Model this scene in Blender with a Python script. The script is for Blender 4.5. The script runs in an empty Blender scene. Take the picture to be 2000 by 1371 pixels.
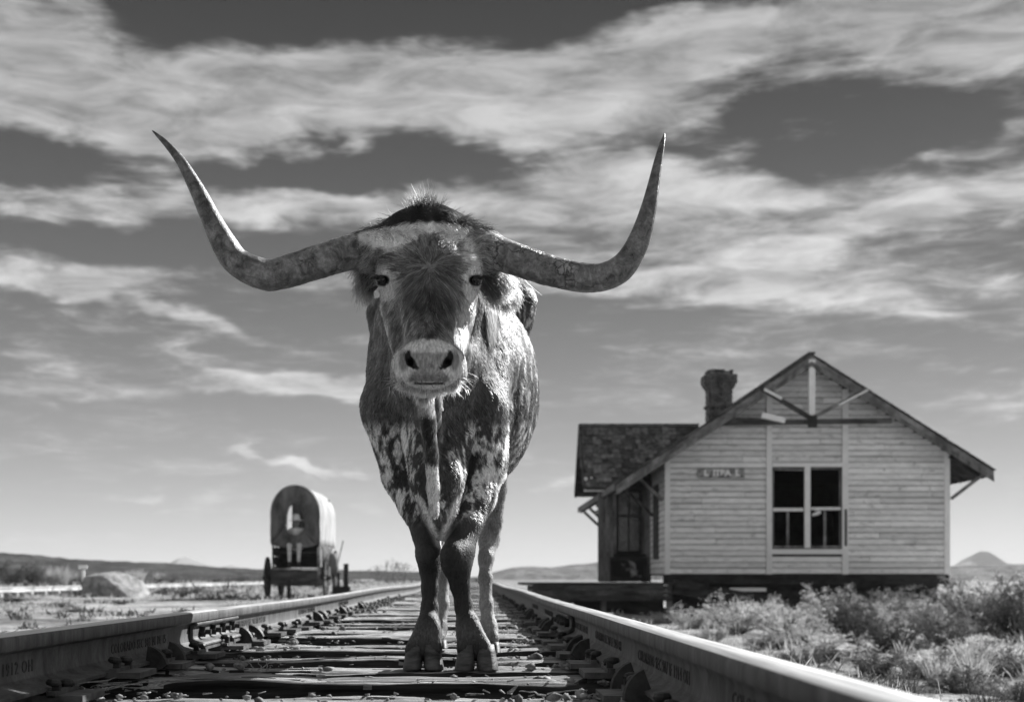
import bpy, bmesh, math, random
import numpy as np
from mathutils import Vector, Matrix
random.seed(7); np.random.seed(7)
S = bpy.context.scene
COL = S.collection
R = math.radians

# ------------------------------------------------------------------ camera
F, PX0, PY0, CZ = 2657.0, 926.0, 1127.0, 0.285          # focal length, vanishing point, eye height above the tie tops
cam = bpy.data.cameras.new('camera'); camo = bpy.data.objects.new('camera', cam); COL.objects.link(camo)
camo.location = (0, 0, CZ); camo.rotation_euler = (R(90), 0, 0)
cam.sensor_width = 36; cam.lens = F/2000*36
cam.shift_x = (1000-PX0)/2000; cam.shift_y = (PY0-685.5)/2000
cam.clip_start = 0.05; cam.clip_end = 20000
cam.dof.use_dof = True; cam.dof.focus_distance = 3.95; cam.dof.aperture_fstop = 5.0
S.camera = camo
# ------------------------------------------------------------------ light
SUN_AZ, SUN_EL = R(44), R(33)                            # bearing of the sun east of the track direction, height
sd = Vector((math.sin(SUN_AZ)*math.cos(SUN_EL), math.cos(SUN_AZ)*math.cos(SUN_EL), math.sin(SUN_EL)))
sun = bpy.data.lights.new('sun', 'SUN'); sun.energy = 3.7; sun.angle = R(0.53); sun.color = (1, 1, 1)
suno = bpy.data.objects.new('sun', sun); COL.objects.link(suno)
suno.rotation_euler = sd.to_track_quat('Z', 'Y').to_euler(); suno.location = (8, 6, 12)
S.view_settings.view_transform = 'Standard'; S.view_settings.look = 'None'
S.view_settings.exposure = 1.38; S.view_settings.gamma = 1; S.view_settings.use_curve_mapping = False
S.cycles.use_denoising = True
S.cycles.use_adaptive_sampling = True; S.cycles.adaptive_threshold = 0.008; S.cycles.adaptive_min_samples = 16
S.cycles.max_bounces = 6; S.cycles.transparent_max_bounces = 8

class NT:
    """small helper for building node trees"""
    def __init__(s, tree): s.t = tree; tree.nodes.clear()
    def n(s, kind, **kw):
        nd = s.t.nodes.new(kind)
        for k, v in kw.items():
            if k.startswith('i_'):
                key = k[2:]; key = int(key) if key.isdigit() else key.replace('_', ' ')
                s.put(nd.inputs[key], v)
            else: setattr(nd, k, v)
        return nd
    def put(s, inp, v):
        if isinstance(v, bpy.types.NodeSocket): s.t.links.new(v, inp)
        else: inp.default_value = v
    def m(s, op, a, b=None, c=None, clamp=False):
        nd = s.n('ShaderNodeMath', operation=op, use_clamp=clamp); s.put(nd.inputs[0], a)
        if b is not None: s.put(nd.inputs[1], b)
        if c is not None: s.put(nd.inputs[2], c)
        return nd.outputs[0]
    def vm(s, op, a, b=None):
        nd = s.n('ShaderNodeVectorMath', operation=op); s.put(nd.inputs[0], a)
        if b is not None: s.put(nd.inputs[1], b)
        return nd.outputs['Value'] if op in ('LENGTH', 'DOT_PRODUCT') else nd.outputs[0]
    def noise(s, vec, scale, detail=5, rough=0.55, dist=0.0, dim='3D'):
        nd = s.n('ShaderNodeTexNoise', noise_dimensions=dim); s.put(nd.inputs['Vector'], vec)
        s.put(nd.inputs['Scale'], scale); s.put(nd.inputs['Detail'], detail)
        s.put(nd.inputs['Roughness'], rough); s.put(nd.inputs['Distortion'], dist)
        return nd
    def mr(s, v, a, b, c=0.0, d=1.0, kind='LINEAR'):
        nd = s.n('ShaderNodeMapRange', interpolation_type=kind)
        for i, q in enumerate((v, a, b, c, d)): s.put(nd.inputs[i], q)
        return nd.outputs[0]
    def mapping(s, vec, loc=(0,0,0), rot=(0,0,0), scale=(1,1,1)):
        nd = s.n('ShaderNodeMapping'); s.put(nd.inputs[0], vec)
        nd.inputs[1].default_value = loc; nd.inputs[2].default_value = rot; nd.inputs[3].default_value = scale
        return nd.outputs[0]
    def mix(s, f, a, b):
        nd = s.n('ShaderNodeMix', data_type='FLOAT'); s.put(nd.inputs[0], f); s.put(nd.inputs[2], a); s.put(nd.inputs[3], b)
        return nd.outputs[0]
    def link(s, a, b): s.t.links.new(a, b)

# ------------------------------------------------------------------ sky: red-filtered clear sky with drifting cloud banks
W = bpy.data.worlds.new('World'); S.world = W; W.use_nodes = True
W.cycles.sampling_method = 'MANUAL'; W.cycles.sample_map_resolution = 256
def build_sky():
    T = NT(W.node_tree)
    tc = T.n('ShaderNodeTexCoord')
    sky = T.n('ShaderNodeTexSky', sky_type='NISHITA', sun_disc=False, sun_elevation=SUN_EL, sun_rotation=SUN_AZ,
              air_density=1.0, dust_density=0.6, ozone_density=1.5)
    sep = T.n('ShaderNodeSeparateColor'); T.link(sky.outputs[0], sep.inputs[0])
    sp = T.n('ShaderNodeSeparateXYZ'); T.link(tc.outputs['Generated'], sp.inputs[0])
    x, y, z = sp.outputs
    az = T.m('ARCTAN2', x, y)
    el = T.m('ARCSINE', z)
    h = T.m('MAXIMUM', el, 0.0)
    cl = T.n('ShaderNodeCombineXYZ'); T.put(cl.inputs[0], az); T.put(cl.inputs[1], el)
    base = cl.outputs[0]
    # slow warp so that the cloud banks get ragged, wind-drawn edges
    d3 = T.mapping(tc.outputs['Generated'], scale=(1.0, 1.0, 1.8))
    w1 = T.noise(d3, 5.5, 2, 0.56)
    w2 = T.noise(d3, 16.0, 3, 0.6)
    wv = T.vm('SUBTRACT', w1.outputs['Color'], (0.5, 0.5, 0.5))
    wv2 = T.vm('SUBTRACT', w2.outputs['Color'], (0.5, 0.5, 0.5))
    p = T.vm('ADD', base, T.vm('MULTIPLY', wv, (0.20, 0.075, 0)))
    p = T.vm('ADD', p, T.vm('MULTIPLY', wv2, (0.055, 0.036, 0)))
    dens = None
    # cloud banks: bearing, height, half-length, half-height, tilt, weight   (tenths of a radian are about 250 picture widths/10)
    def C(px, py, rx, ry, rot, wgt):
        return (math.atan((px-PX0)/F), math.atan((PY0-py)/F), rx/F, ry/F, rot, wgt)
    banks = [
        C(120, 60, 480, 130, 0.0, 0.42), C(170, 220, 560, 130, -0.03, 0.85), C(820, 200, 620, 150, 0.1, 0.8), C(760, 100, 420, 90, 0.1, 0.35),
        C(1230, 190, 420, 170, 0.25, 0.75), C(1900, 110, 330, 150, -0.25, 1.05), C(1560, 90, 360, 110, 0.2, 0.5),
        C(300, 360, 130, 60, 0.0, 0.75), C(520, 390, 120, 50, 0.1, 0.9), C(720, 410, 210, 50, 0.0, 0.85), C(180, 430, 320, 40, 0.05, 0.45),
        C(1150, 390, 420, 80, 0.1, 0.8), C(1500, 380, 320, 60, -0.05, 0.65), C(1640, 262, 130, 34, 0, 0.75), C(1880, 330, 180, 26, 0.1, 0.4), C(1480, 300, 160, 18, 0.1, 0.35), C(1900, 440, 420, 70, 0.15, 0.8), C(1500, 470, 420, 50, 0.05, 0.5),
        C(1400, 545, 420, 60, -0.1, 0.75), C(1700, 610, 420, 45, -0.12, 0.45), C(900, 520, 300, 60, 0, 0.35),
        C(120, 585, 210, 40, 0.05, 0.9), C(330, 630, 330, 18, -0.1, 0.5), C(60, 600, 140, 30, 0, 0.35),
        C(570, 755, 230, 36, 0.0, 1.0), C(330, 770, 360, 26, 0.0, 0.35), C(1900, 790, 330, 60, 0.1, 0.45), C(600, 917, 190, 11, -0.02, 1.0), C(430, 912, 45, 8, 0, 0.4),
        C(1950, 1035, 200, 16, 0, 0.35), C(300, 1000, 520, 22, 0.02, 0.55), C(1100, 960, 300, 16, 0.0, 0.5),
        C(560, 25, 360, 100, 0.1, -1.2), C(1130, 15, 420, 95, 0.1, -1.1), C(1680, 0, 330, 50, 0.0, -0.8), C(200, 0, 300, 40, 0.0, -0.4),
        C(250, 335, 460, 52, 0.03, -0.95), C(720, 330, 380, 64, -0.05, -0.85), C(1720, 262, 520, 70, 0.14, -0.75), C(1150, 310, 260, 30, 0.05, -0.3),
        C(300, 500, 460, 55, 0.0, -0.4),
    ]
    for (a, e, rx, ry, rot, wg) in banks:
        q = T.mapping(T.vm('SUBTRACT', p, (a, e, 0)), rot=(0, 0, -rot))
        q = T.vm('MULTIPLY', q, (1/rx, 1/ry, 0))
        v = T.mr(T.vm('LENGTH', q), 0.15, 1.25, wg, 0.0, 'SMOOTHSTEP')
        dens = v if dens is None else T.m('ADD', dens, v)
    # everywhere else the same broken cloud goes on
    n1 = T.noise(T.mapping(tc.outputs['Generated'], scale=(1, 1, 2.8)), 7.5, 4, 0.56, 0.3)
    n2 = T.noise(T.mapping(tc.outputs['Generated'], loc=(3, 1, 0), rot=(0, 0.12, 0), scale=(1, 1, 4.2)), 14.0, 5, 0.6, 0.5)
    n3 = T.noise(T.mapping(tc.outputs['Generated'], scale=(1, 1, 2.2)), 38.0, 3, 0.6, 0.3)
    front = T.mr(T.m('ABSOLUTE', az), 0.42, 0.62, 1.0, 0.0, 'SMOOTHSTEP')
    front = T.m('MULTIPLY', front, T.mr(el, 0.44, 0.6, 1.0, 0.0, 'SMOOTHSTEP'))
    far = T.mr(n1.outputs[0], 0.34, 0.62, 0.0, 1.0, 'SMOOTHSTEP')
    dens = T.m('ADD', T.m('MULTIPLY', dens, front), T.m('MULTIPLY', far, T.m('SUBTRACT', 1.0, front)))
    rag = T.m('ADD', T.m('MULTIPLY', T.m('SUBTRACT', n1.outputs[0], 0.5), 0.8), T.m('MULTIPLY', T.m('SUBTRACT', n2.outputs[0], 0.5), 0.95))
    rag = T.m('ADD', rag, T.m('MULTIPLY', T.m('SUBTRACT', n3.outputs[0], 0.5), 0.28))
    ramp = T.mr(el, 0.02, 0.15, 0.5, 1.0)
    dens = T.m('ADD', T.m('SUBTRACT', dens, 0.02), T.m('MULTIPLY', rag, ramp))
    n4 = T.noise(T.mapping(tc.outputs['Generated'], loc=(1, 5, 2), rot=(0.05, 0.10, 0), scale=(1, 1, 6.0)), 20.0, 5, 0.66, 1.2)
    dens = T.m('ADD', dens, T.m('MULTIPLY', T.m('SUBTRACT', n4.outputs[0], 0.48), T.mr(el, 0.04, 0.16, 1.25, 0.95)))
    cov = T.mr(dens, -0.10, 0.85, 0.0, 1.0, 'SMOOTHSTEP')
    # clear sky through a red filter
    grad = T.m('ADD', T.m('MULTIPLY', T.m('EXPONENT', T.m('MULTIPLY', h, -1/0.15)), SKY_LOW), SKY_HIGH)
    red = T.m('MULTIPLY', grad, T.m('POWER', T.m('MULTIPLY', T.m('MAXIMUM', sep.outputs[0], 3.0), 0.3), 0.3))
    lum = T.m('MULTIPLY', T.m('ADD', T.mr(n2.outputs[0], 0.34, 0.68, 0.60, 1.38), T.m('MULTIPLY', T.m('SUBTRACT', n3.outputs[0], 0.5), 0.35)), CLOUD_LUM)
    lum = T.m('MULTIPLY', lum, T.mr(el, 0.20, 0.38, 1.12, 0.76))
    out = T.mix(cov, red, T.m('MAXIMUM', lum, red))
    out = T.mix(T.mr(el, -0.02, -0.001, 1.0, 0.0), out, 0.35/0.1*0.3)
    bg = T.n('ShaderNodeBackground'); T.put(bg.inputs[1], 0.1)
    cc = T.n('ShaderNodeCombineColor')
    for i in range(3): T.put(cc.inputs[i], out)
    T.link(cc.outputs[0], bg.inputs[0])
    o = T.n('ShaderNodeOutputWorld'); T.link(bg.outputs[0], o.inputs[0])
SKY_LOW, SKY_HIGH, CLOUD_LUM = 2.25, 0.03, 1.95
build_sky()

# ------------------------------------------------------------------ helpers
def P(px, py, Y):
    """the point at distance Y on the line of sight through a spot measured in the reference"""
    return np.array(((px-PX0)*Y/F, Y, CZ+(PY0-py)*Y/F))
def tag(o, label=None, cat=None, group=None, kind=None):
    if label: o['label'] = label
    if cat: o['category'] = cat
    if group: o['group'] = group
    if kind: o['kind'] = kind
    return o
def empty(name, loc=(0,0,0), rz=0.0):
    o = bpy.data.objects.new(name, None); COL.objects.link(o); o.location = loc; o.rotation_euler.z = rz
    o.empty_display_size = 0.1
    return o
def link_mesh(name, me, mat=None, parent=None, loc=None):
    o = bpy.data.objects.new(name, me); COL.objects.link(o)
    if mat is not None and not me.materials: me.materials.append(mat)
    if parent is not None: o.parent = parent
    if loc is not None: o.location = loc
    return o
def np_mesh(name, V, Fc, smooth=False):
    """mesh from numpy arrays; Fc is (n,3) or (n,4)"""
    V = np.asarray(V, np.float32); Fc = np.asarray(Fc, np.int32); k = Fc.shape[1]
    me = bpy.data.meshes.new(name)
    me.vertices.add(len(V)); me.vertices.foreach_set('co', V.ravel())
    me.loops.add(Fc.size); me.loops.foreach_set('vertex_index', Fc.ravel())
    me.polygons.add(len(Fc)); me.polygons.foreach_set('loop_start', np.arange(0, Fc.size, k, dtype=np.int32))
    if smooth: me.polygons.foreach_set('use_smooth', np.ones(len(Fc), bool))
    me.update(calc_edges=True); me.validate()
    return me
class MB:
    """collects simple shapes and links them as one mesh"""
    def __init__(s): s.v = []; s.f = []
    def add(s, V, Fs):
        b = len(s.v); s.v.extend([tuple(map(float, q)) for q in V]); s.f.extend([tuple(int(i)+b for i in q) for q in Fs])
        return s
    def box(s, c, size, rot=None, taper=None):
        x, y, z = (q/2 for q in size)
        V = [Vector((sx*x, sy*y, sz*z)) for sz in (-1, 1) for sy in (-1, 1) for sx in (-1, 1)]
        if taper:
            for q in V[4:]: q.x *= taper; q.y *= taper
        if rot is not None:
            M = rot if isinstance(rot, Matrix) else Matrix.Rotation(rot[2], 3, 'Z') @ Matrix.Rotation(rot[1], 3, 'Y') @ Matrix.Rotation(rot[0], 3, 'X')
            V = [M @ q for q in V]
        V = [q+Vector(c) for q in V]
        return s.add(V, [(0,2,3,1), (4,5,7,6), (0,1,5,4), (2,6,7,3), (0,4,6,2), (1,3,7,5)])
    def beam(s, a, b, w, h, up=(0,0,1)):
        a, b = Vector(a), Vector(b); d = (b-a); L = d.length; d.normalize()
        u = Vector(up); r = d.cross(u)
        if r.length < 1e-4: r = d.cross(Vector((0,1,0)))
        r.normalize(); u = r.cross(d)
        V = [q+r*(sx*w/2)+u*(sz*h/2) for q in (a, b) for sz in (-1, 1) for sx in (-1, 1)]
        return s.add(V, [(0,1,3,2), (4,6,7,5), (0,4,5,1), (2,3,7,6), (0,2,6,4), (1,5,7,3)])
    def tube(s, pts, rad, n=8, caps=True, flat=1.0):
        pts = [Vector(q) for q in pts]; m = len(pts)
        rad = [rad]*m if np.isscalar(rad) else list(rad)
        V = []; t0 = None; nrm = None
        for i in range(m):
            t = (pts[min(i+1, m-1)]-pts[max(i-1, 0)]).normalized()
            if nrm is None:
                nrm = t.cross(Vector((0.13, 0.2, 1)));
                if nrm.length < 1e-3: nrm = t.cross(Vector((1, 0, 0)))
                nrm.normalize()
            nrm = (nrm-t*nrm.dot(t)).normalized(); bi = t.cross(nrm)
            for k in range(n):
                a = 2*math.pi*k/n
                V.append(pts[i]+nrm*(math.cos(a)*rad[i])+bi*(math.sin(a)*rad[i]*flat))
        Fs = [(i*n+k, i*n+(k+1) % n, (i+1)*n+(k+1) % n, (i+1)*n+k) for i in range(m-1) for k in range(n)]
        if caps: Fs += [tuple(range(n-1, -1, -1)), tuple((m-1)*n+k for k in range(n))]
        return s.add(V, Fs)
    def prism(s, poly, a, b):
        """poly: 2D points; a, b: functions or frames mapping (u,v)->3D at both ends"""
        n = len(poly); V = [a(u, v) for u, v in poly]+[b(u, v) for u, v in poly]
        return s.add(V, [tuple(range(n-1, -1, -1)), tuple(range(n, 2*n))]+[(i, (i+1) % n, n+(i+1) % n, n+i) for i in range(n)])
    def lathe(s, prof, c=(0,0,0), n=16, axis='Z'):
        V = []
        for r, h in prof:
            for k in range(n):
                a = 2*math.pi*k/n; q = (r*math.cos(a), r*math.sin(a), h)
                if axis == 'Y': q = (q[0], q[2], q[1])
                if axis == 'X': q = (q[2], q[0], q[1])
                V.append((q[0]+c[0], q[1]+c[1], q[2]+c[2]))
        m = len(prof)
        return s.add(V, [(i*n+k, i*n+(k+1) % n, (i+1)*n+(k+1) % n, (i+1)*n+k) for i in range(m-1) for k in range(n)]+[tuple(range(n-1, -1, -1)), tuple((m-1)*n+k for k in range(n))])
    def mesh(s, name, smooth=False, recalc=True):
        me = bpy.data.meshes.new(name); me.from_pydata(s.v, [], s.f)
        if recalc:
            bm = bmesh.new(); bm.from_mesh(me); bmesh.ops.recalc_face_normals(bm, faces=bm.faces); bm.to_mesh(me); bm.free()
        if smooth: me.polygons.foreach_set('use_smooth', np.ones(len(me.polygons), bool))
        me.update(); return me
    def build(s, name, mat, parent=None, smooth=False, loc=None, bevel=0.0):
        o = link_mesh(name, s.mesh(name, smooth), mat, parent, loc)
        if bevel:
            b = o.modifiers.new('bevel', 'BEVEL'); b.width = bevel; b.segments = 1; b.limit_method = 'ANGLE'
        return o
# numpy value noise
def _hash(ix, iy, iz):
    h = (ix*374761393+iy*668265263+iz*2147483647+1013904223) & 0xffffffff
    h = ((h ^ (h >> 13))*1274126177) & 0xffffffff
    h = ((h ^ (h >> 16))*2246822519) & 0xffffffff
    return ((h ^ (h >> 15)) & 0xffffff)/float(0xffffff)
def vnoise(p):
    p = np.asarray(p, np.float64); i = np.floor(p).astype(np.int64); t = p-i; t = t*t*(3-2*t)
    o = 0
    for a in (0, 1):
        for b in (0, 1):
            for c in (0, 1):
                w = (t[..., 0] if a else 1-t[..., 0])*(t[..., 1] if b else 1-t[..., 1])*(t[..., 2] if c else 1-t[..., 2])
                o = o+w*_hash(i[..., 0]+a, i[..., 1]+b, i[..., 2]+c)
    return o
def fbm(p, oct=4, gain=0.5):
    p = np.asarray(p, np.float64); o = 0; a = 1; s = 0
    for k in range(oct):
        o = o+a*vnoise(p*(2.03**k)+17.3*k); s += a; a *= gain
    return o/s
def sst(a, b, x):
    t = np.clip((x-a)/(b-a), 0, 1); return t*t*(3-2*t)

# ------------------------------------------------------------------ materials (black-and-white world: every colour is a grey)
def mat(name, lo, hi, scale=8.0, rough=0.8, bump=0.3, stretch=(1,1,1), detail=8, metallic=0.0, spec=0.3, a=0.35, b=0.65,
        rnd=0.0, fine=0.0, bscale=None, bdist=0.01, coord='Object', stain=None, rvar=0.0):
    m = bpy.data.materials.new(name); m.use_nodes = True; T = NT(m.node_tree)
    tc = T.n('ShaderNodeTexCoord'); oi = T.n('ShaderNodeObjectInfo')
    v = tc.outputs[coord]
    v = T.vm('ADD', v, T.vm('MULTIPLY', oi.outputs['Random'], (37.0, 19.0, 11.0)))
    v = T.mapping(v, scale=stretch)
    n1 = T.noise(v, scale, detail, 0.62, 0.3)
    col = T.mr(n1.outputs[0], a, b, lo, hi)
    if fine:
        n3 = T.noise(v, scale*9, 4, 0.6)
        col = T.m('MULTIPLY', col, T.mr(n3.outputs[0], 0.3, 0.7, 1-fine, 1+fine))
    if stain:
        n4 = T.noise(v, stain[0], 5, 0.6, 0.5)
        col = T.mix(T.mr(n4.outputs[0], stain[1], stain[2]), col, stain[3])
    if rnd: col = T.m('MULTIPLY', col, T.mr(oi.outputs['Random'], 0, 1, 1-rnd, 1+rnd))
    cc = T.n('ShaderNodeCombineColor')
    for i in range(3): T.put(cc.inputs[i], col)
    bs = T.n('ShaderNodeBsdfPrincipled'); T.link(cc.outputs[0], bs.inputs['Base Color'])
    T.put(bs.inputs['Roughness'], rough if not rvar else T.mr(n1.outputs[0], 0.3, 0.7, rough-rvar, rough+rvar))
    T.put(bs.inputs['Metallic'], metallic); T.put(bs.inputs['Specular IOR Level'], spec)
    if bump:
        n2 = T.noise(v, bscale or scale*3, 8, 0.65, 0.2)
        bp = T.n('ShaderNodeBump'); T.put(bp.inputs['Strength'], bump); T.put(bp.inputs['Distance'], bdist); T.link(n2.outputs[0], bp.inputs['Height'])
        T.link(bp.outputs[0], bs.inputs['Normal'])
    o = T.n('ShaderNodeOutputMaterial'); T.link(bs.outputs[0], o.inputs[0])
    return m
# ------------------------------------------------------------------ ground and distant land
XL, XR, XC = -1.040, 0.444, -0.298
RAIL_TOP = 0.161
def ground_z(x, y):
    x = np.asarray(x, float); y = np.asarray(y, float)
    d = np.abs(x-XC)
    bed = -0.105-0.0*d
    base = np.where(x < XC, -0.30-0.05*sst(20, 80, y), -0.52-0.12*sst(10, 26, y)+0.25*sst(60, 160, y))
    z = bed+(base-bed)*sst(1.45, np.where(x < XC, 3.2, 2.6), d)
    p = np.stack([x*0.9, y*0.9, np.zeros_like(x)], -1)
    z = z+(fbm(p*0.35, 3)-0.5)*0.16*sst(1.6, 4, d)+(fbm(p*2.4, 3)-0.5)*0.05*sst(1.1, 2.0, d)
    p2 = np.stack([x*14, y*14, np.zeros_like(x)], -1)
    near = sst(13, 6, y)*sst(7, 3, np.abs(x))
    z = z+(fbm(p2, 3)-0.5)*0.045*near
    z = z+2.0*sst(200, 900, y)*(fbm(np.stack([x*0.004, y*0.004, np.zeros_like(x)], -1), 3)-0.35)
    return z
def sand_material():
    m = bpy.data.materials.new('dry_ground'); m.use_nodes = True; T = NT(m.node_tree)
    tc = T.n('ShaderNodeTexCoord'); v = tc.outputs['Object']
    n1 = T.noise(v, 0.45, 6, 0.65, 0.3); n2 = T.noise(v, 6.0, 8, 0.7, 0.3); n3 = T.noise(v, 45, 6, 0.65)
    col = T.mr(n1.outputs[0], 0.36, 0.62, 0.11, 0.46)
    col = T.m('MULTIPLY', col, T.mr(n2.outputs[0], 0.34, 0.66, 0.38, 1.5))
    col = T.m('MULTIPLY', col, T.mr(n3.outputs[0], 0.3, 0.7, 0.6, 1.35))
    # ballast in the track bed, painted darker for the shadow between the ties
    sp = T.n('ShaderNodeSeparateXYZ'); T.link(v, sp.inputs[0])
    d = T.m('ABSOLUTE', T.m('SUBTRACT', sp.outputs[0], XC))
    bed = T.mr(T.m('ADD', d, T.m('MULTIPLY', n2.outputs[0], 0.6)), 1.4, 2.0, 0.22, 1.0)
    far = T.mr(sp.outputs[1], 60, 500, 1.0, 0.40)
    col = T.m('MULTIPLY', T.m('MULTIPLY', col, bed), far)
    cc = T.n('ShaderNodeCombineColor')
    for i in range(3): T.put(cc.inputs[i], col)
    bs = T.n('ShaderNodeBsdfPrincipled'); T.link(cc.outputs[0], bs.inputs['Base Color']); T.put(bs.inputs['Roughness'], 0.95); T.put(bs.inputs['Specular IOR Level'], 0.15)
    bp = T.n('ShaderNodeBump'); T.put(bp.inputs['Strength'], 0.9); T.put(bp.inputs['Distance'], 0.03); T.link(T.m('ADD', n3.outputs[0], n2.outputs[0]), bp.inputs['Height']); T.link(bp.outputs[0], bs.inputs['Normal'])
    o = T.n('ShaderNodeOutputMaterial'); T.link(bs.outputs[0], o.inputs[0])
    return m
M_SAND = sand_material()
def geo(a, b, n, first):                                     # steps that grow away from the track
    t = np.linspace(0, 1, n); k = 1.0
    lo, hi = 1.0001, 1e6
    return a+(b-a)*((np.exp(t*first)-1)/(math.exp(first)-1))
def build_ground():
    xs = np.concatenate([-geo(3.0, 4000, 90, 8.0)[::-1], np.arange(-2.95, 2.96, 0.045), geo(3.0, 4000, 90, 8.0)])
    ys = np.concatenate([-geo(0.5, 300, 14, 4.0)[::-1], np.arange(-0.4, 2.4, 0.2), np.arange(2.4, 9.0, 0.045), geo(9.05, 6000, 170, 7.5)])
    Xg, Yg = np.meshgrid(xs, ys); Z = ground_z(Xg, Yg)
    V = np.stack([Xg, Yg, Z], -1).reshape(-1, 3); ny, nx = Xg.shape
    g = np.arange(nx*ny).reshape(ny, nx)
    Q = np.stack([g[:-1, :-1], g[:-1, 1:], g[1:, 1:], g[1:, :-1]], -1).reshape(-1, 4)
    o = link_mesh('ground', np_mesh('ground', V, Q, True), M_SAND); tag(o, kind='structure')
build_ground()
# ridges and hills: each a solid swelling of the land, lined up from their skyline
def hill(name, pts, Y, depth, mt, rough=0.3):
    """pts: (px, py) of the skyline; the ridge is built at distance Y and falls away to both sides"""
    px = np.array([q[0] for q in pts], float); py = np.array([q[1] for q in pts], float)
    n = 220; X = np.linspace(px[0], px[-1], n); top = np.interp(X, px, py)
    top = top+(fbm(np.stack([X*0.09, X*0+Y*0.01, X*0], -1), 4)-0.5)*rough*6
    Xw = (X-PX0)*Y/F; H = CZ+(PY0-top)*Y/F
    prof = [(-1.0, -0.02), (-0.75, 0.22), (-0.5, 0.52), (-0.28, 0.80), (-0.12, 0.95), (0, 1.0), (0.4, 0.7), (1.0, -0.02)]
    V = []
    for j, (u, h) in enumerate(prof):
        hh = np.maximum(H+2.0, 0.0)*h-2.0
        p = np.stack([Xw, np.full(n, Y+u*depth), hh], -1)
        p[:, 2] += (fbm(p*np.array((0.35, 0.35, 0))*18.0/depth, 4)-0.5)*rough*0.35*(np.maximum(H, 0)+1)*(0 < j < 7)*(j != 5)
        p[:, 1] += (fbm(p*np.array((0.35, 0.35, 0))*9.0/depth+9, 3)-0.5)*depth*0.5*(0 < j < 7)
        V.append(p)
    V = np.concatenate(V); g = np.arange(len(prof)*n).reshape(len(prof), n)
    Q = np.stack([g[:-1, :-1], g[:-1, 1:], g[1:, 1:], g[1:, :-1]], -1).reshape(-1, 4)
    o = link_mesh(name, np_mesh(name, V, Q, True), mt); tag(o, kind='structure'); return o
M_SCRUBHILL = mat('scrub_hill', 0.012, 0.085, 0.16, 0.95, 0.8, (1, 1, 2.5), 10, spec=0.1, fine=0.5, bdist=1.5)
M_FARHILL = mat('far_hill', 0.17, 0.25, 0.03, 0.95, 0.4, spec=0.1, bdist=4)
M_MIDHILL = mat('mid_hill', 0.05, 0.22, 0.25, 0.95, 0.8, (1, 0.4, 3), 10, spec=0.1, fine=0.4, bdist=0.8)
hill('scrub_ridge', [(-260, 1072), (-100, 1070), (0, 1079), (60, 1082), (120, 1090), (200, 1094), (260, 1097), (330, 1099), (420, 1107), (500, 1111), (600, 1112), (720, 1114), (840, 1117), (900, 1124)], 260, 70, M_SCRUBHILL, 0.8)
hill('distant_peak', [(250, 1118), (290, 1098), (320, 1097), (345, 1101), (356, 1092), (370, 1087), (382, 1094), (400, 1101), (425, 1107), (440, 1108), (455, 1103), (470, 1109), (520, 1118)], 2600, 300, M_FARHILL, 0.12)
hill('low_mesa', [(930, 1126), (1000, 1108), (1040, 1106), (1075, 1108), (1110, 1103), (1150, 1100), (1165, 1098), (1230, 1096), (1330, 1099), (1500, 1105), (1700, 1112), (1900, 1116)], 420, 90, M_MIDHILL, 0.2)
hill('distant_butte', [(1830, 1120), (1862, 1106), (1882, 1099), (1894, 1094), (1902, 1084), (1908, 1076), (1914, 1080), (1924, 1089), (1936, 1096), (1990, 1104), (2040, 1110), (2100, 1122)], 2600, 230, M_FARHILL, 0.12)
hill('plain_rise', [(1600, 1126), (1850, 1105), (1950, 1102), (2050, 1100), (2250, 1098), (2500, 1108)], 300, 60, M_MIDHILL, 0.2)
# ------------------------------------------------------------------ track
M_TIE = None
def tie_material():
    m = bpy.data.materials.new('weathered_tie'); m.use_nodes = True; T = NT(m.node_tree)
    tc = T.n('ShaderNodeTexCoord'); oi = T.n('ShaderNodeObjectInfo')
    v = T.vm('ADD', tc.outputs['Object'], T.vm('MULTIPLY', oi.outputs['Random'], (23, 31, 7)))
    g1 = T.noise(T.mapping(v, scale=(0.9, 22, 22)), 2.2, 8, 0.7, 0.5); g2 = T.noise(T.mapping(v, scale=(1.5, 70, 70)), 3.0, 6, 0.7, 0.3)
    n = T.noise(v, 4.0, 6, 0.65, 0.4)
    col = T.mr(g1.outputs[0], 0.36, 0.62, 0.05, 0.66)
    col = T.m('MULTIPLY', col, T.mr(g2.outputs[0], 0.35, 0.65, 0.45, 1.35))
    col = T.m('MULTIPLY', col, T.mr(n.outputs[0], 0.3, 0.7, 0.5, 1.25))
    col = T.m('MULTIPLY', col, T.mr(oi.outputs['Random'], 0, 1, 0.8, 1.2))
    cc = T.n('ShaderNodeCombineColor')
    for i in range(3): T.put(cc.inputs[i], col)
    bs = T.n('ShaderNodeBsdfPrincipled'); T.link(cc.outputs[0], bs.inputs['Base Color']); T.put(bs.inputs['Roughness'], 0.85); T.put(bs.inputs['Specular IOR Level'], 0.25)
    bp = T.n('ShaderNodeBump'); T.put(bp.inputs['Strength'], 0.8); T.put(bp.inputs['Distance'], 0.008); T.link(T.m('ADD', g1.outputs[0], g2.outputs[0]), bp.inputs['Height']); T.link(bp.outputs[0], bs.inputs['Normal'])
    o = T.n('ShaderNodeOutputMaterial'); T.link(bs.outputs[0], o.inputs[0])
    return m
M_TIE = tie_material()
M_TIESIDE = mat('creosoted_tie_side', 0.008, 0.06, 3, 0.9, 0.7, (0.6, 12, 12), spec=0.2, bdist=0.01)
M_RUST = mat('rusty_steel', 0.045, 0.15, 14, 0.6, 0.9, (3, 1.2, 0.45), metallic=0.3, spec=0.5, fine=0.25, bdist=0.002, stain=(3, 0.55, 0.75, 0.07))
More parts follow.
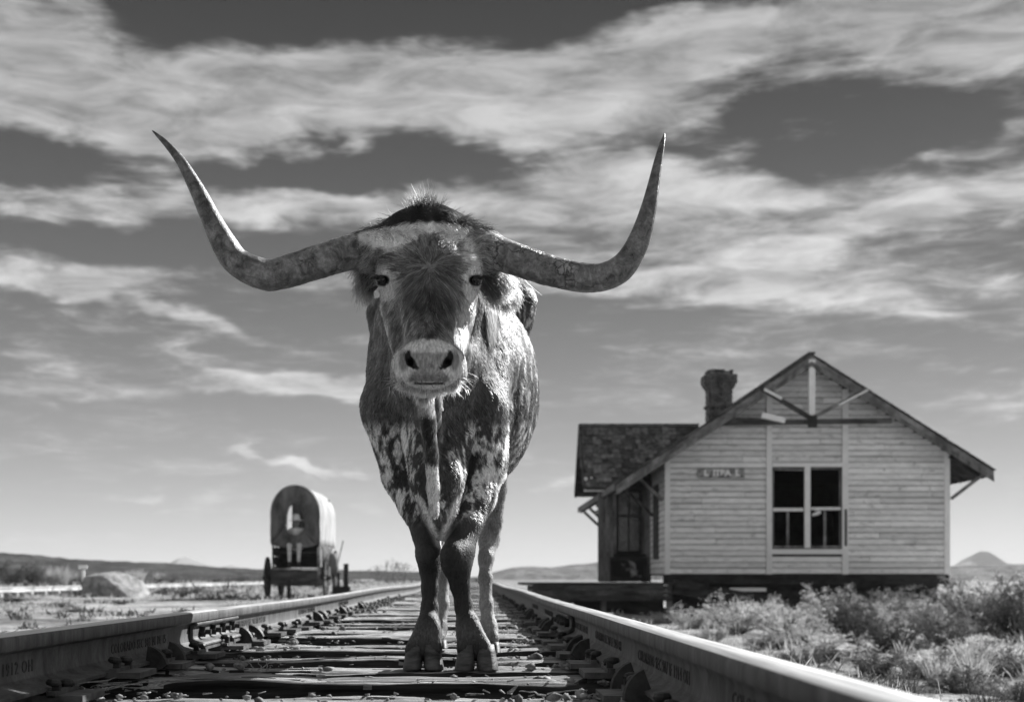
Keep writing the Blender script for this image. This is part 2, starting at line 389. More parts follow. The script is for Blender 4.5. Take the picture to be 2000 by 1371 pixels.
M_POLISH = mat('worn_rail_head', 0.42, 0.78, 3, 0.40, 0.10, (20, 0.4, 1), metallic=0.55, spec=0.5, bdist=0.001, rvar=0.08)
M_IRON = mat('dark_iron', 0.016, 0.06, 20, 0.6, 0.4, metallic=0.3, spec=0.4, bdist=0.003)
M_PLATE = mat('tie_plate_steel', 0.05, 0.16, 16, 0.6, 0.4, metallic=0.4, spec=0.4, bdist=0.003)

M_LETTER = mat('raised_rusty_letter', 0.03, 0.085, 30, 0.6, 0.3, metallic=0.3)
RPROF = [(-0.062, 0), (0.062, 0), (0.062, 0.008), (0.022, 0.020), (0.010, 0.030), (0.0070, 0.045), (0.0070, 0.082), (0.011, 0.092), (0.033, 0.101), (0.035, 0.106),
         (0.0350, 0.127), (0.0325, 0.1335), (0.0270, 0.1365), (0.010, 0.1385), (-0.010, 0.1385), (-0.0270, 0.1365), (-0.0325, 0.1335), (-0.0350, 0.127),
         (-0.035, 0.106), (-0.033, 0.101), (-0.011, 0.092), (-0.0070, 0.082), (-0.0070, 0.045), (-0.010, 0.030), (-0.022, 0.020), (-0.062, 0.008)]
RZ0 = RAIL_TOP-0.1385
def wobx(y, s): return 0.012*math.sin(y*0.33+s)*min(1, max(0, (y-6)/8))+0.008*math.sin(y*0.11+2*s)*min(1, max(0, (y-6)/8))
def wobz(y, s): return 0.008*math.sin(y*0.42+1.3*s)*min(1, max(0, (y-5)/6))
def make_rail(x, y0, y1, s, name='rail'):
    ys = []; y = y0
    while y < y1: ys.append(y); y += 0.3+0.02*max(0, y)
    ys.append(y1); n = len(RPROF); V = []
    for y in ys:
        for (u, w) in RPROF: V.append((x+u+wobx(y, s), y, RZ0+w+wobz(y, s)))
    Fs = [(i*n+k, i*n+(k+1) % n, (i+1)*n+(k+1) % n, (i+1)*n+k) for i in range(len(ys)-1) for k in range(n)]+[tuple(range(n)), tuple((len(ys)-1)*n+k for k in range(n))]
    mb = MB(); mb.add(V, Fs); me = mb.mesh(name)
    me.materials.append(M_RUST); me.materials.append(M_POLISH)
    for i, p in enumerate(me.polygons):
        if len(p.vertices) == 4 and i < (len(ys)-1)*n and 10 < (i % n) < 16: p.material_index = 1
        p.use_smooth = len(p.vertices) == 4
    bm = bmesh.new(); bm.from_mesh(me)
    for e in bm.edges:
        if len(e.link_faces) == 2 and e.calc_face_angle(0) > R(32): e.smooth = False
    bm.to_mesh(me); bm.free()
    return link_mesh(name, me)
def rail_letters(rail, text, x, side, ystart, h, z=0.058, length=None):
    cu = bpy.data.curves.new('letters', 'FONT'); cu.body = text; cu.size = h*1.2; cu.extrude = 0.0012; cu.space_character = 1.18; cu.resolution_u = 2
    tmp = bpy.data.objects.new('letters', cu); COL.objects.link(tmp)
    dg = bpy.context.evaluated_depsgraph_get(); me = bpy.data.meshes.new_from_object(tmp.evaluated_get(dg)); bpy.data.objects.remove(tmp)
    co = np.empty(len(me.vertices)*3, np.float32); me.vertices.foreach_get('co', co); co = co.reshape(-1, 3)
    wdt = co[:, 0].max()-co[:, 0].min(); k = (length/wdt) if length else 1.0
    out = np.empty_like(co)
    if side > 0: out[:, 0] = x+0.0074+co[:, 2]; out[:, 1] = ystart+co[:, 0]*k
    else: out[:, 0] = x-0.0074-co[:, 2]; out[:, 1] = ystart-co[:, 0]*k
    out[:, 2] = RZ0+z-0.014+co[:, 1]
    me.vertices.foreach_set('co', out.ravel()); me.name = 'lettering'; me.materials.clear(); me.materials.append(M_LETTER); me.update()
    o = bpy.data.objects.new('lettering', me); COL.objects.link(o); o.parent = rail; o['kind'] = 'stuff'
def joint_bar(rail, x, side, ya, yb):
    mb = MB(); prof = [(0.0075, 0.030), (0.022, 0.021), (0.060, 0.010), (0.066, 0.018), (0.060, 0.026), (0.030, 0.036), (0.023, 0.045), (0.023, 0.078), (0.040, 0.088), (0.040, 0.0985), (0.012, 0.091)]
    mb.prism(prof, lambda u, w: (x+side*u, ya, RZ0+w), lambda u, w: (x+side*u, yb, RZ0+w))
    jb = mb.build('joint_bar', M_RUST, rail, bevel=0.003)
    for k in range(4):
        y = ya+(yb-ya)*(0.14+0.24*k); b = MB()
        b.lathe([(0.019, 0.0), (0.019, 0.022)], (x+side*0.023, y, RZ0+0.061), 4, 'X') if side > 0 else b.lathe([(0.019, 0.0), (0.019, -0.022)], (x+side*0.023, y, RZ0+0.061), 4, 'X')
        b.tube([(x+side*0.044, y, RZ0+0.061), (x+side*0.066, y, RZ0+0.061)], 0.0095, 8)
        b.build('bolt', M_IRON, jb)
def rail_pair():
    yj = 5.36
    a = make_rail(XL, -1.2, yj-0.003, 1.0); tag(a, 'near left rail with raised lettering, ending at the bolted joint', 'rail', 'rails of the main track')
    rail_letters(a, 'XII 1912 OH', XL, 1, 2.88, 0.034, length=0.30); rail_letters(a, 'COLORADO SEC 903 MI DE 15', XL, 1, 3.87, 0.034, length=0.68)
    rail_letters(a, 'COLORADO SEC 903 XII 1912 OH', XL, 1, 1.9, 0.034, length=0.80)
    joint_bar(a, XL, 1, 4.92, 5.78)
    b = make_rail(XL, yj+0.003, 420, 1.0); tag(b, 'left rail running on behind the steer from the bolted joint to the horizon', 'rail', 'rails of the main track')
    for y in (5.9, 8.0, 10.4): rail_letters(b, 'COLORADO SEC 903 XII 1912 OH', XL+wobx(y, 1), 1, y, 0.034, length=0.82)
    yj = 6.35
    c = make_rail(XR, -1.2, yj-0.003, 2.2); tag(c, 'near right rail with bright worn top in the lower right corner', 'rail', 'rails of the main track')
    for y in (2.30, 3.62, 4.9, 6.1): rail_letters(c, 'COLORADO SEC 907 IF 1914 OH', XR, -1, y, 0.034, length=0.86)
    joint_bar(c, XR, -1, 5.9, 6.78)
    d = make_rail(XR, yj+0.003, 420, 2.2); tag(d, 'right rail running on past the platform to the horizon', 'rail', 'rails of the main track')
    for y in (8.3, 10.0): rail_letters(d, 'COLORADO SEC 907 IF 1914 OH', XR+wobx(y, 2.2), -1, y, 0.034, length=0.84)
rail_pair()

def tie_mesh(seed, nx, ny, hy=0.102, x0=-1.62, x1=1.02, top=0.0, rough=1.0):
    """split and furrowed timber; top face near z=0"""
    rng = np.random.default_rng(seed)
    prof = [(-1, -0.17), (-1.0, -0.09), (-0.99, -0.045), (-0.975, -0.02), (-0.93, -0.006)]+[(q, 0.0) for q in np.linspace(-0.86, 0.86, ny)]+[(0.93, -0.006), (0.975, -0.02), (0.99, -0.06), (1, -0.17)]
    pu = np.array([q[0] for q in prof])*hy; pz = np.array([q[1] for q in prof])
    xs = np.linspace(x0, x1, nx); m = len(prof)
    Xg = np.repeat(xs[:, None], m, 1); Yg = np.repeat(pu[None], nx, 0); Zg = np.repeat(pz[None], nx, 0)
    p = np.stack([Xg*1.2+seed*3.1, Yg*38+seed, Zg*30], -1)
    groove = fbm(p, 4)
    p2 = np.stack([Xg*0.7+seed*1.7, Yg*22+seed*5, Zg*0], -1); split = np.abs(fbm(p2, 3)-0.5)
    lumpy = fbm(np.stack([Xg*3+seed, Yg*4, Zg*4], -1), 3)-0.5
    topm = sst(-0.09, -0.01, Zg)
    dz = -(0.013*sst(0.48, 0.76, groove)+0.020*sst(0.03, 0.0, split))*topm*rough+0.020*lumpy*topm*rough
    edge = fbm(np.stack([Xg*5+seed*2.2, Yg*0, Zg*14], -1), 4)-0.5
    Yg2 = Yg+edge*0.03*rough*np.abs(Yg)/hy+0.010*(fbm(np.stack([Xg*1.2, Yg*40, Zg*45+seed], -1), 3)-0.5)*rough
    Yg2 = Yg2+0.012*np.sin(Xg*1.1+seed)*0.5
    Zg2 = np.where(pz[None] > -0.16, Zg+dz+edge*0.012*topm, Zg)+top
    V = np.stack([Xg, Yg2, Zg2], -1).reshape(-1, 3)
    g = np.arange(nx*m).reshape(nx, m)
    Q = np.stack([g[:-1, :-1], g[1:, :-1], g[1:, 1:], g[:-1, 1:]], -1).reshape(-1, 4)
    me = np_mesh('railway_tie', V, Q, False)
    bm = bmesh.new(); bm.from_mesh(me)
    bm.verts.ensure_lookup_table()
    for i in (0, nx-1): bm.faces.new([bm.verts[int(g[i, k])] for k in range(m)])
    bmesh.ops.recalc_face_normals(bm, faces=bm.faces); bm.to_mesh(me); bm.free()
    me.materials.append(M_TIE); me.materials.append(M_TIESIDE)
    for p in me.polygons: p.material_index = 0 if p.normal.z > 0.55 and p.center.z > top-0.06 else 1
    return me
def spike_mesh():
    mb = MB(); mb.box((0, 0, -0.02), (0.017, 0.017, 0.07))
    mb.lathe([(0.009, 0.010), (0.017, 0.013), (0.019, 0.019), (0.015, 0.026), (0.005, 0.029)], (0.008, 0, 0), 8)
    return mb.mesh('spike')
def plate_mesh():
    mb = MB(); mb.box((0, 0, 0.011), (0.30, 0.19, 0.016)); mb.box((0.078, 0, 0.022), (0.02, 0.19, 0.014)); mb.box((-0.078, 0, 0.022), (0.02, 0.19, 0.014)); return mb.mesh('tie_plate')
ME_SPIKE, ME_PLATE = spike_mesh(), plate_mesh(); ME_SPIKE.materials.append(M_IRON); ME_PLATE.materials.append(M_PLATE)
TIE_Y = []
def build_ties():
    lab = {-4: 'cracked weathered tie cut off by the bottom edge of the picture', -3: 'weathered tie along the very bottom edge, strewn with chips',
           -2: 'first full-width tie in front of the hooves, bottom foreground', -1: 'furrowed tie just in front of the hooves, with a dark rock before it',
           0: 'weathered tie under the front hooves of the steer', 1: 'first tie behind the front hooves', 2: 'second tie behind the front hooves, before the hind hooves',
           3: 'third tie behind the front hooves, beside the hind hooves', 4: 'fourth tie behind the front hooves, at the bolted joint of the left rail', 5: 'fifth tie back from the front hooves, just past the left rail joint'}
    rng = np.random.default_rng(5)
    far = [tie_mesh(100+k, 26, 4, rough=0.8) for k in range(5)]
    i = -4; y = 4.25-4*0.53
    while y < 75:
        jit = 0 if -2 <= i <= 1 else float(rng.normal(0, 0.02))
        me = tie_mesh(i+20, 230 if i < 1 else 130, 18 if i < 2 else 10) if i < 6 else (tie_mesh(i+20, 60, 6) if i < 12 else far[i % 5])
        o = link_mesh('railway_tie', me, None, None, (float(rng.normal(0, 0.03)), y+jit+0.0, float(rng.normal(0, 0.006)) if i not in (0, 1, 2) else 0.0)); o.rotation_euler.z = float(rng.normal(0, 0.006))
        l = lab.get(i) or ('grey tie in the blurred row between the steer and the platform' if i < 26 else 'thin grey tie in the far blurred stretch of track')
        tag(o, l, 'railway tie', 'ties of the main track'); TIE_Y.append((i, y+jit, o))
        if i < 26:
            for x in (XL, XR):
                p = link_mesh('tie_plate', ME_PLATE, None, o, (x-o.location.x, 0, RZ0-0.0205))
                for sx in (-1, 1):
                    for yy in ((-0.055,) if sx < 0 else (0.05,)) if i > 6 else (-0.06, 0.055):
                        q = link_mesh('spike', ME_SPIKE, None, p, (sx*(0.076+float(rng.uniform(0, 0.006))), yy, 0.022+float(rng.uniform(-0.004, 0.014)))); q.rotation_euler = (float(rng.normal(0, 0.08)), float(rng.normal(0, 0.1)), 0 if sx < 0 else math.pi)
        i += 1; y += 0.53
build_ties()
def anchor_mesh(side):
    # a fan-shaped spring clip that grips the foot of the rail
    poly = [(-0.020, -0.016), (-0.006, -0.030), (0.030, -0.032)]+[(-0.024+0.070*math.cos(a), -0.030+0.076*math.sin(a)) for a in np.linspace(0.12, 1.30, 7)]
    mb = MB(); mb.prism(poly, lambda u, w: (side*u, -0.007, w), lambda u, w: (side*u+side*0.004, 0.007, w+0.002))
    mb.beam((side*-0.02, 0, -0.012), (side*-0.16, 0, -0.014), 0.014, 0.016)
    return mb.mesh('rail_anchor')
def build_anchors():
    mes = {s: anchor_mesh(s) for s in (1, -1)}
    for m in mes.values(): m.materials.append(M_IRON)
    names = {(1, 0): 'left rail beside the front hooves', (1, 3): 'left rail just past the bolted joint', (1, 8): 'left rail further back behind the steer', (-1, -2): 'right rail nearest the camera', (-1, 1): 'right rail behind the front hooves', (-1, 5): 'right rail near the far joint'}
    for side, idx in ((1, (0, 3, 8, 11, 14)), (-1, (-2, 1, 5, 9, 12))):
        for i, y, t in TIE_Y:
            if i not in idx: continue
            for dy, w in ((-0.135, 'nearer'), (0.135, 'farther')):
                x = (XL if side > 0 else XR)+side*0.064
                o = link_mesh('rail_anchor', mes[side], None, None, (x, y+dy, RZ0+0.012)); o.rotation_euler.y = side*random.uniform(-0.25, 0.1); o.rotation_euler.x = random.uniform(-0.2, 0.2)
                nm = names.get((side, i))
                tag(o, f'{w} of the two dark fan-shaped clips at the {nm}' if nm else 'small dark clip at the foot of the '+('left' if side > 0 else 'right')+' rail far back', 'rail anchor', 'fan-shaped anchors at the rails')
build_anchors()

# loose stuff between the ties: pebbles, splinters of bark, twigs
M_PEBBLE = mat('pebble_stone', 0.05, 0.46, 30, 0.8, 0.5, rnd=0.3, bdist=0.004)
M_ROCK = mat('rough_stone', 0.08, 0.38, 22, 0.85, 0.7, rnd=0.35, fine=0.3, bdist=0.008)
M_CHIP = mat('bleached_splinter', 0.05, 0.50, 30, 0.8, 0.3, (0.4, 3, 3), bdist=0.003)
def ico(sub=1):
    bm = bmesh.new(); bmesh.ops.create_icosphere(bm, subdivisions=sub, radius=1.0)
    V = np.array([v.co[:] for v in bm.verts]); Fc = np.array([[v.index for v in f.verts] for f in bm.faces]); bm.free(); return V, Fc
def gap_spots(n, rng, y0, y1, keep=0.8, xr=(-0.98, 0.38)):
    x = rng.uniform(*xr, n); y = y0+(y1-y0)*rng.random(n)**1.5
    c = np.array([q[1] for q in TIE_Y]); d = np.abs(y[:, None]-c[None]).min(1)
    ok = (d > 0.10) | (rng.random(n) > keep)
    x, y, d = x[ok], y[ok], d[ok]
    z = np.where(d > 0.10, ground_z(x, y), 0.0)
    return x, y, z
def build_debris():
    rng = np.random.default_rng(11); V0, F0 = ico(1)
    VV, FF = [], []; b = 0
    for (n, y0, y1, lo, hi, xr) in ((4600, 2.5, 9, 0.004, 0.014, (-0.98, 0.38)), (3400, 2.5, 14, 0.004, 0.022, (-0.99, -0.7)), (3400, 2.4, 12, 0.004, 0.022, (0.14, 0.38)), (2500, 2.4, 12, 0.008, 0.03, (0.5, 3.2)), (1600, 3, 20, 0.01, 0.03, (-3.5, -1.1))):
        x, y, z = gap_spots(n, rng, y0, y1, 0.93 if xr[1]-xr[0] > 1 else 0.8, xr)
        s = lo+(hi-lo)*rng.random(len(x))**2.6
        if xr[0] > 0.45 or xr[1] < -1: z = ground_z(x, y)
        for k in range(len(x)):
            sc = s[k]*rng.uniform(0.6, 1.3, 3)*np.array((1, 1, 0.65)); a = rng.uniform(0, 6.28); q = V0*sc*(1+0.22*rng.normal(0, 1, (len(V0), 1)))
            c_, s_ = math.cos(a), math.sin(a)
            VV.append(np.stack([q[:, 0]*c_-q[:, 1]*s_+x[k], q[:, 0]*s_+q[:, 1]*c_+y[k], q[:, 2]+z[k]+s[k]*0.3], 1)); FF.append(F0+b); b += len(V0)
    o = link_mesh('gravel', np_mesh('gravel', np.concatenate(VV), np.concatenate(FF)), M_PEBBLE); tag(o, kind='stuff')
    n = 4200; x, y, z = gap_spots(n, rng, 2.4, 8.5, 0.72); n = len(x)
    L = rng.uniform(0.006, 0.026, n)*np.where(rng.random(n) < 0.05, 2.4, 1); a = rng.normal(0, 1.1, n); w = rng.uniform(0.0012, 0.006, n); t = rng.uniform(0.0008, 0.003, n); tilt = rng.normal(0, 0.2, n)
    d = np.stack([np.cos(a)*np.cos(tilt), np.sin(a)*np.cos(tilt), np.sin(tilt)], 1); sv = np.stack([-np.sin(a), np.cos(a), np.zeros(n)], 1); uv = np.cross(d, sv)
    c = np.stack([x, y, z+0.006+np.abs(np.sin(tilt))*L*0.5], 1); V = []
    for e, f in ((-1, 1), (1, 0.4)):
        for u, v_ in ((-1, -1), (1, -1), (1, 1), (-1, 1)):
            V.append(c+d*(e*L/2)[:, None]+sv*(u*w*f)[:, None]+uv*(v_*t*f)[:, None])
    V = np.stack(V, 1).reshape(-1, 3); q = np.array([(0, 1, 2, 3), (7, 6, 5, 4), (0, 4, 5, 1), (1, 5, 6, 2), (2, 6, 7, 3), (3, 7, 4, 0)])
    Q = (np.arange(n)[:, None, None]*8+q[None]).reshape(-1, 4)
    o = link_mesh('splinters', np_mesh('splinters', V, Q), M_CHIP); tag(o, kind='stuff')
build_debris()
def rock_mesh(seed, size, sub=2, chop=0.3):
    rng = np.random.default_rng(seed); V, Fc = ico(sub); V = V*(0.8+0.5*fbm(V*1.3+seed*7, 3))[:, None]
    for _ in range(6):
        nrm = rng.normal(0, 1, 3); nrm /= np.linalg.norm(nrm); d = V@nrm; lim = 1-chop*rng.random(); V = V-np.maximum(d-lim, 0)[:, None]*nrm*0.9
    V = V*np.array(size)/2; V[:, 2] -= V[:, 2].min()+0.12*size[2]
    return np_mesh('stone', V, Fc)
def stone(px, py, w, h, z, label, seed, dark=False, group='loose stones between the rails'):
    Y = F*(CZ-z)/(py-PY0); s = Y/F
    o = link_mesh('stone', rock_mesh(seed, (w*s, w*s*0.8, h*s*1.15)), M_DARKROCK if dark else M_ROCK, None, ((px-PX0)*s, Y+w*s*0.3, z))
    o.rotation_euler.z = seed*0.7; tag(o, label, 'stone', group)
M_DARKROCK = mat('dark_rock', 0.02, 0.10, 24, 0.8, 0.7, fine=0.3, bdist=0.006)
for a in ((945, 1337, 26, 26, -0.045, 'dark pyramid-shaped rock leaning on the tie before the right front hoof', 1, True),
          (654, 1337, 18, 15, -0.03, 'pale stone lying left of centre before the front tie', 2), (598, 1334, 24, 12, -0.03, 'flat bright stone left of the pale round one, before the front tie', 3),
          (714, 1336, 18, 15, -0.03, 'rounded grey stone nearest the left front hoof, before the front tie', 4), (1042, 1337, 18, 13, -0.035, 'small pale stone right of the dark pyramid rock', 5),
          (1066, 1339, 24, 18, -0.035, 'brownish angular stone beside the small pale one', 6), (1087, 1271, 30, 13, -0.02, 'flat speckled stone behind the front hooves, towards the right rail', 7),
          (1098, 1293, 26, 20, -0.03, 'angular bright-faced stone right of the steer', 8), (1142, 1303, 26, 18, -0.03, 'round speckled stone beside the fan-shaped clips of the right rail', 9),
          (1156, 1338, 28, 14, -0.04, 'dark shelled stone at the tie end near the right rail', 10, True), (1157, 1352, 30, 14, -0.045, 'ribbed oval stone in front of the dark shelled one', 11),
          (1196, 1341, 30, 14, -0.03, 'oval pebble left of the right tie plate', 12), (1268, 1337, 36, 16, 0.01, 'smooth oval pebble lying against the right rail plate', 13),
          (1222, 1296, 30, 14, 0.02, 'smooth flat pebble on the foot of the nearest fan-shaped clips', 14), (235, 1337, 16, 10, -0.03, 'small cube-like stone below the left rail', 15, True),
          (355, 1330, 24, 14, -0.03, 'rough pale stone beside the left rail spike', 16), (1172, 1368, 60, 22, -0.05, 'large ridged stone cut by the bottom edge', 17)):
    stone(*a)
def build_twigs():
    rng = np.random.default_rng(21); m = mat('dry_twig', 0.12, 0.5, 60, 0.8, 0.3, rnd=0.2)
    for j, (px, py, z, n, L, lab) in enumerate(((120, 1352, 0.0, 9, 0.22, 'tangle of dry twigs by the left rail spike in the bottom left corner'), (250, 1352, -0.02, 9, 0.2, 'loose heap of dry twigs and bark, bottom left between rail and tie'),
                                  (500, 1313, 0.0, 6, 0.08, 'little tuft of dry straw on the split tie left of the steer'), (1120, 1345, -0.02, 6, 0.12, 'dry straw lying among stones near the right rail'), (1050, 1362, 0.0, 3, 0.12, 'single straw stalks lying on the front tie right of centre'))):
        Y = F*(CZ-z)/(py-PY0); mb = MB(); c = np.array(((px-PX0)*Y/F, Y, z))
        for k in range(n):
            a = rng.uniform(0, 6.28) if j != 2 else rng.uniform(-0.6, 2.6); q = c+rng.normal(0, 1, 3)*np.array((0.06, 0.03, 0.0)) if j != 2 else c+rng.normal(0, 0.008, 3)*np.array((3, 1, 0)); up = rng.uniform(0.0, 0.35) if j != 2 else rng.uniform(0.6, 1.5)
            pts = []; l = L*rng.uniform(0.4, 1.1)
            for t in np.linspace(0, 1, 6):
                pts.append(q+np.array((math.cos(a+0.5*t)*math.cos(up), math.sin(a+0.5*t)*0.6*math.cos(up), math.sin(up)*(1-0.5*t)))*l*t+np.array((0, 0, 0.006))+rng.normal(0, 0.002, 3))
            mb.tube(pts, [0.0022*(1-0.6*t) for t in np.linspace(0, 1, 6)], 5)
        o = mb.build('twigs', m); tag(o, lab, 'twigs', kind='thing')
build_twigs()
# ------------------------------------------------------------------ abandoned depot
M_PAINT = mat('weathered_white_paint', 0.74, 0.93, 3.2, 0.75, 0.3, (1.2, 1, 3), 8, rnd=0.14, fine=0.2, bdist=0.004, stain=(3.5, 0.58, 0.74, 0.34))
M_TRIM = mat('white_trim_paint', 0.84, 0.93, 4, 0.7, 0.2, rnd=0.05, bdist=0.003, stain=(7, 0.66, 0.8, 0.4))
M_GREYW = mat('bare_grey_wood', 0.06, 0.26, 5, 0.9, 0.5, (1, 1, 0.25), 8, rnd=0.25, fine=0.25, bdist=0.006)
M_RAKE = mat('worn_rake_board', 0.10, 0.34, 2.5, 0.85, 0.4, (1, 1, 1), rnd=0.1, fine=0.2, bdist=0.006)
M_DARKW = mat('dark_weathered_wood', 0.025, 0.11, 5, 0.9, 0.5, (0.3, 1, 1), 8, rnd=0.25, fine=0.25, bdist=0.008)
M_BLACKW = mat('creosote_wood', 0.010, 0.05, 6, 0.85, 0.5, (0.4, 1, 1), rnd=0.2, bdist=0.008)
M_SHING = mat('cedar_shingle', 0.045, 0.20, 7, 0.95, 0.5, (1, 1, 1), rnd=0.55, fine=0.3, bdist=0.006)
M_BRICK = mat('sooty_brick', 0.09, 0.30, 5, 0.9, 0.6, rnd=0.3, fine=0.25, bdist=0.006, stain=(1.6, 0.55, 0.62, 0.05))
M_MORTAR = mat('mortar', 0.16, 0.3, 12, 0.95, 0.3)
M_DARKIN = mat('unlit_interior', 0.02, 0.05, 2, 0.95, 0.2)  # near-black colour stands in for the unlit inside
def glass_material():
    m = bpy.data.materials.new('dusty_glass'); m.use_nodes = True; T = NT(m.node_tree)
    tc = T.n('ShaderNodeTexCoord'); n = T.noise(tc.outputs['Object'], 3.0, 6, 0.65, 0.6)
    bs = T.n('ShaderNodeBsdfPrincipled'); c = T.mr(n.outputs[0], 0.4, 0.7, 0.02, 0.12)
    cc = T.n('ShaderNodeCombineColor')
    for i in range(3): T.put(cc.inputs[i], c)
    T.link(cc.outputs[0], bs.inputs['Base Color']); T.put(bs.inputs['Roughness'], 0.18); T.put(bs.inputs['Specular IOR Level'], 0.6)
    o = T.n('ShaderNodeOutputMaterial'); T.link(bs.outputs[0], o.inputs[0]); return m
M_GLASS = glass_material()
GY = 33.6; GS = F/GY                                       # distance of the gable wall
hx = lambda px, Y=GY: (px-PX0)*Y/F
hz = lambda py, Y=GY: CZ+(PY0-py)*Y/F
def build_depot():
    D = empty('depot_building', (8.2, 38.5, -0.6)); tag(D, 'abandoned white clapboard depot with steep shingled roof beside the track', 'building')
    def part(name, mb, m, parent=None, label=None, **k):
        o = mb.build(name, m, None, **k); o.parent = parent or D
        o.matrix_parent_inverse = (parent or D).matrix_world.inverted() if parent is None else Matrix()
        if parent is None: o.matrix_parent_inverse = Matrix.Translation(-Vector(D.location))
        if label: o['label'] = label
        return o
    x0, x1, y0, y1 = hx(1300), hx(1853), GY, 44.2
    zb = hz(1121); ax, az, ay = hx(1585, 33.0), hz(690, 33.0), 33.0      # ridge of the roof
    sl, sr = 0.657, 0.632
    roofz = lambda x: az-(ax-x)*sl if x < ax else az-(x-ax)*sr
    # inner walls (sheathing) with the window opening left free
    wx0, wx1, wz0, wz1 = hx(1508), hx(1645), hz(1070), hz(911)
    wall = MB()
    def pane(poly):                                         # polygon in the gable plane, set 5 cm deep
        wall.prism(poly, lambda u, w: (u, y0+0.03, w), lambda u, w: (u, y0+0.12, w))
    U = lambda x: roofz(x)-0.12
    pane([(x0, zb), (wx0, zb), (wx0, U(wx0)), (x0, U(x0))]); pane([(wx1, zb), (x1, zb), (x1, U(x1)), (wx1, U(wx1))])
    pane([(wx0, zb), (wx1, zb), (wx1, wz0), (wx0, wz0)]); pane([(wx0, wz1), (wx1, wz1), (wx1, U(wx1)), (ax, U(ax)), (wx0, U(wx0))])
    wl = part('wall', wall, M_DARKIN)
    # clapboards of the gable, one by one
    pitch = 0.145; z = zb; k = 0
    tx = [(x0+0.10, hx(1496)), (hx(1508), hx(1644)), (hx(1657), x1-0.10)]
    def board(xa, xb, za, zc, y, jig):
        mb = MB(); th = 0.022
        mb.prism([(0.0, za+0.016), (-th-0.012, za+0.016), (-0.012, zc), (0, zc)], lambda u, w: (xa, y+0.03+u, w), lambda u, w: (xb, y+0.03+u+jig, w+jig*0.5)); return mb
    rng = random.Random(4)
    while z < az-0.25:
        zc = z+pitch
        for (a, b) in tx:
            # clip to the slopes
            lo = max(a, ax-(az-0.19-z)/sl); hi = min(b, ax+(az-0.19-z)/sr)
            if a == tx[1][0] and zc > wz0-0.12 and z < wz1+0.07: continue
            cuts = [lo, hi]
            if hi-lo > 1.2 and rng.random() < 0.55: cuts.insert(1, rng.uniform(lo+0.4, hi-0.4))
            for ca, cb in zip(cuts[:-1], cuts[1:]):
                if cb-ca > 0.12: part('siding_board', board(ca+(0.004 if ca > lo else 0), cb-(0.004 if cb < hi else 0), z+rng.uniform(-0.004, 0.004), zc, y0, rng.uniform(-0.009, 0.009)), M_PAINT, wl)
        z += pitch; k += 1
    # corner boards, trim, window
    for (a, b, lab) in ((x0-0.02, x0+0.11, None), (x1-0.11, x1+0.02, None)):
        m = MB(); m.box(((a+b)/2, y0-0.01, (zb+U((a+b)/2))/2), (b-a, 0.06, U((a+b)/2)-zb)); part('corner_board', m, M_TRIM)
    for pa, pb in ((1496.5, 1507.5), (1644.5, 1656.5)):
        a, b = hx(pa), hx(pb); m = MB(); m.box(((a+b)/2, y0-0.016, (zb+U(a)-0.1)/2), (b-a, 0.05, U(a)-0.1-zb)); part('trim_board', m, M_TRIM)
    for (za, zc, nm) in ((hz(912), hz(903.5), 'window_head'), (hz(1082), hz(1072), 'window_sill')):
        m = MB(); m.box(((wx0+wx1)/2, y0-0.03, (za+zc)/2), (wx1-wx0+(0.0 if nm == 'window_head' else 0.22), 0.08, zc-za)); part(nm, m, M_TRIM)
    win = part('window', MB().box(((wx0+wx1)/2+0.0, y0-0.005, (wz0+wz1)/2), (hx(1583.5)-hx(1572.5), 0.09, wz1-wz0-0.004)), M_TRIM)
    def bars(name, lst, m=M_TRIM, lab=None):
        for (pa, pb, qa, qb, y, t) in lst:
            b = MB(); a, c, za, zc = hx(pa), hx(pb), hz(qb), hz(qa)
            b.box(((a+c)/2, y, (za+zc)/2), (c-a, t, zc-za), rot=(0, lab or 0, 0)); part(name, b, m, win)
    bars('jamb', [(1508, 1512.5, 911, 1070, y0+0.06, 0.05), (1640, 1645, 911, 1070, y0+0.06, 0.05)], M_GREYW)
    bars('meeting_rail', [(1510, 1570, 991.5, 998, y0+0.05, 0.05), (1585, 1643, 990, 995.5, y0+0.05, 0.05)])
    bars('muntin', [(1537, 1542, 998, 1069, y0+0.055, 0.03), (1609.5, 1614.5, 995.5, 1069, y0+0.055, 0.03)], M_RAKE)
    bars('sash_rail', [(1509, 1571, 914, 918.5, y0+0.055, 0.04)], M_GREYW, 0.03); bars('sash_rail', [(1584, 1644, 912, 917, y0+0.055, 0.04), (1509, 1571, 1065.5, 1069.5, y0+0.045, 0.05), (1584, 1644, 1065.5, 1069.5, y0+0.045, 0.05)], M_GREYW)
    m = MB(); c = Vector((hx(1594), y0+0.0, hz(1002.5))); m.tube([c+Vector((-0.10, 0, -0.04)), c+Vector((0.02, -0.02, 0.0)), c+Vector((0.10, 0, 0.045))], [0.035, 0.05, 0.04], 8); m.tube([c+Vector((-0.03, 0, 0.1)), c+Vector((0.07, 0, 0.1))], [0.045, 0.02], 8)
    part('torn_rag', m, M_TRIM, win, None, smooth=True)
    m = MB(); m.box((hx(1651), y0-0.05, hz(1030)), (0.05, 0.03, 0.9)); part('broken_trim', m, M_DARKW)
    # name board, letters half gone
    Sg = part('name_board', MB().box(((hx(1362)+hx(1453))/2, y0-0.035, hz(924)), (hx(1453)-hx(1362), 0.03, hz(915)-hz(933))), mat('sign_ground', 0.16, 0.5, 4, 0.8, 0.2, stain=(6, 0.45, 0.6, 0.10)), None, 'peeling name board with a few pale letters left')
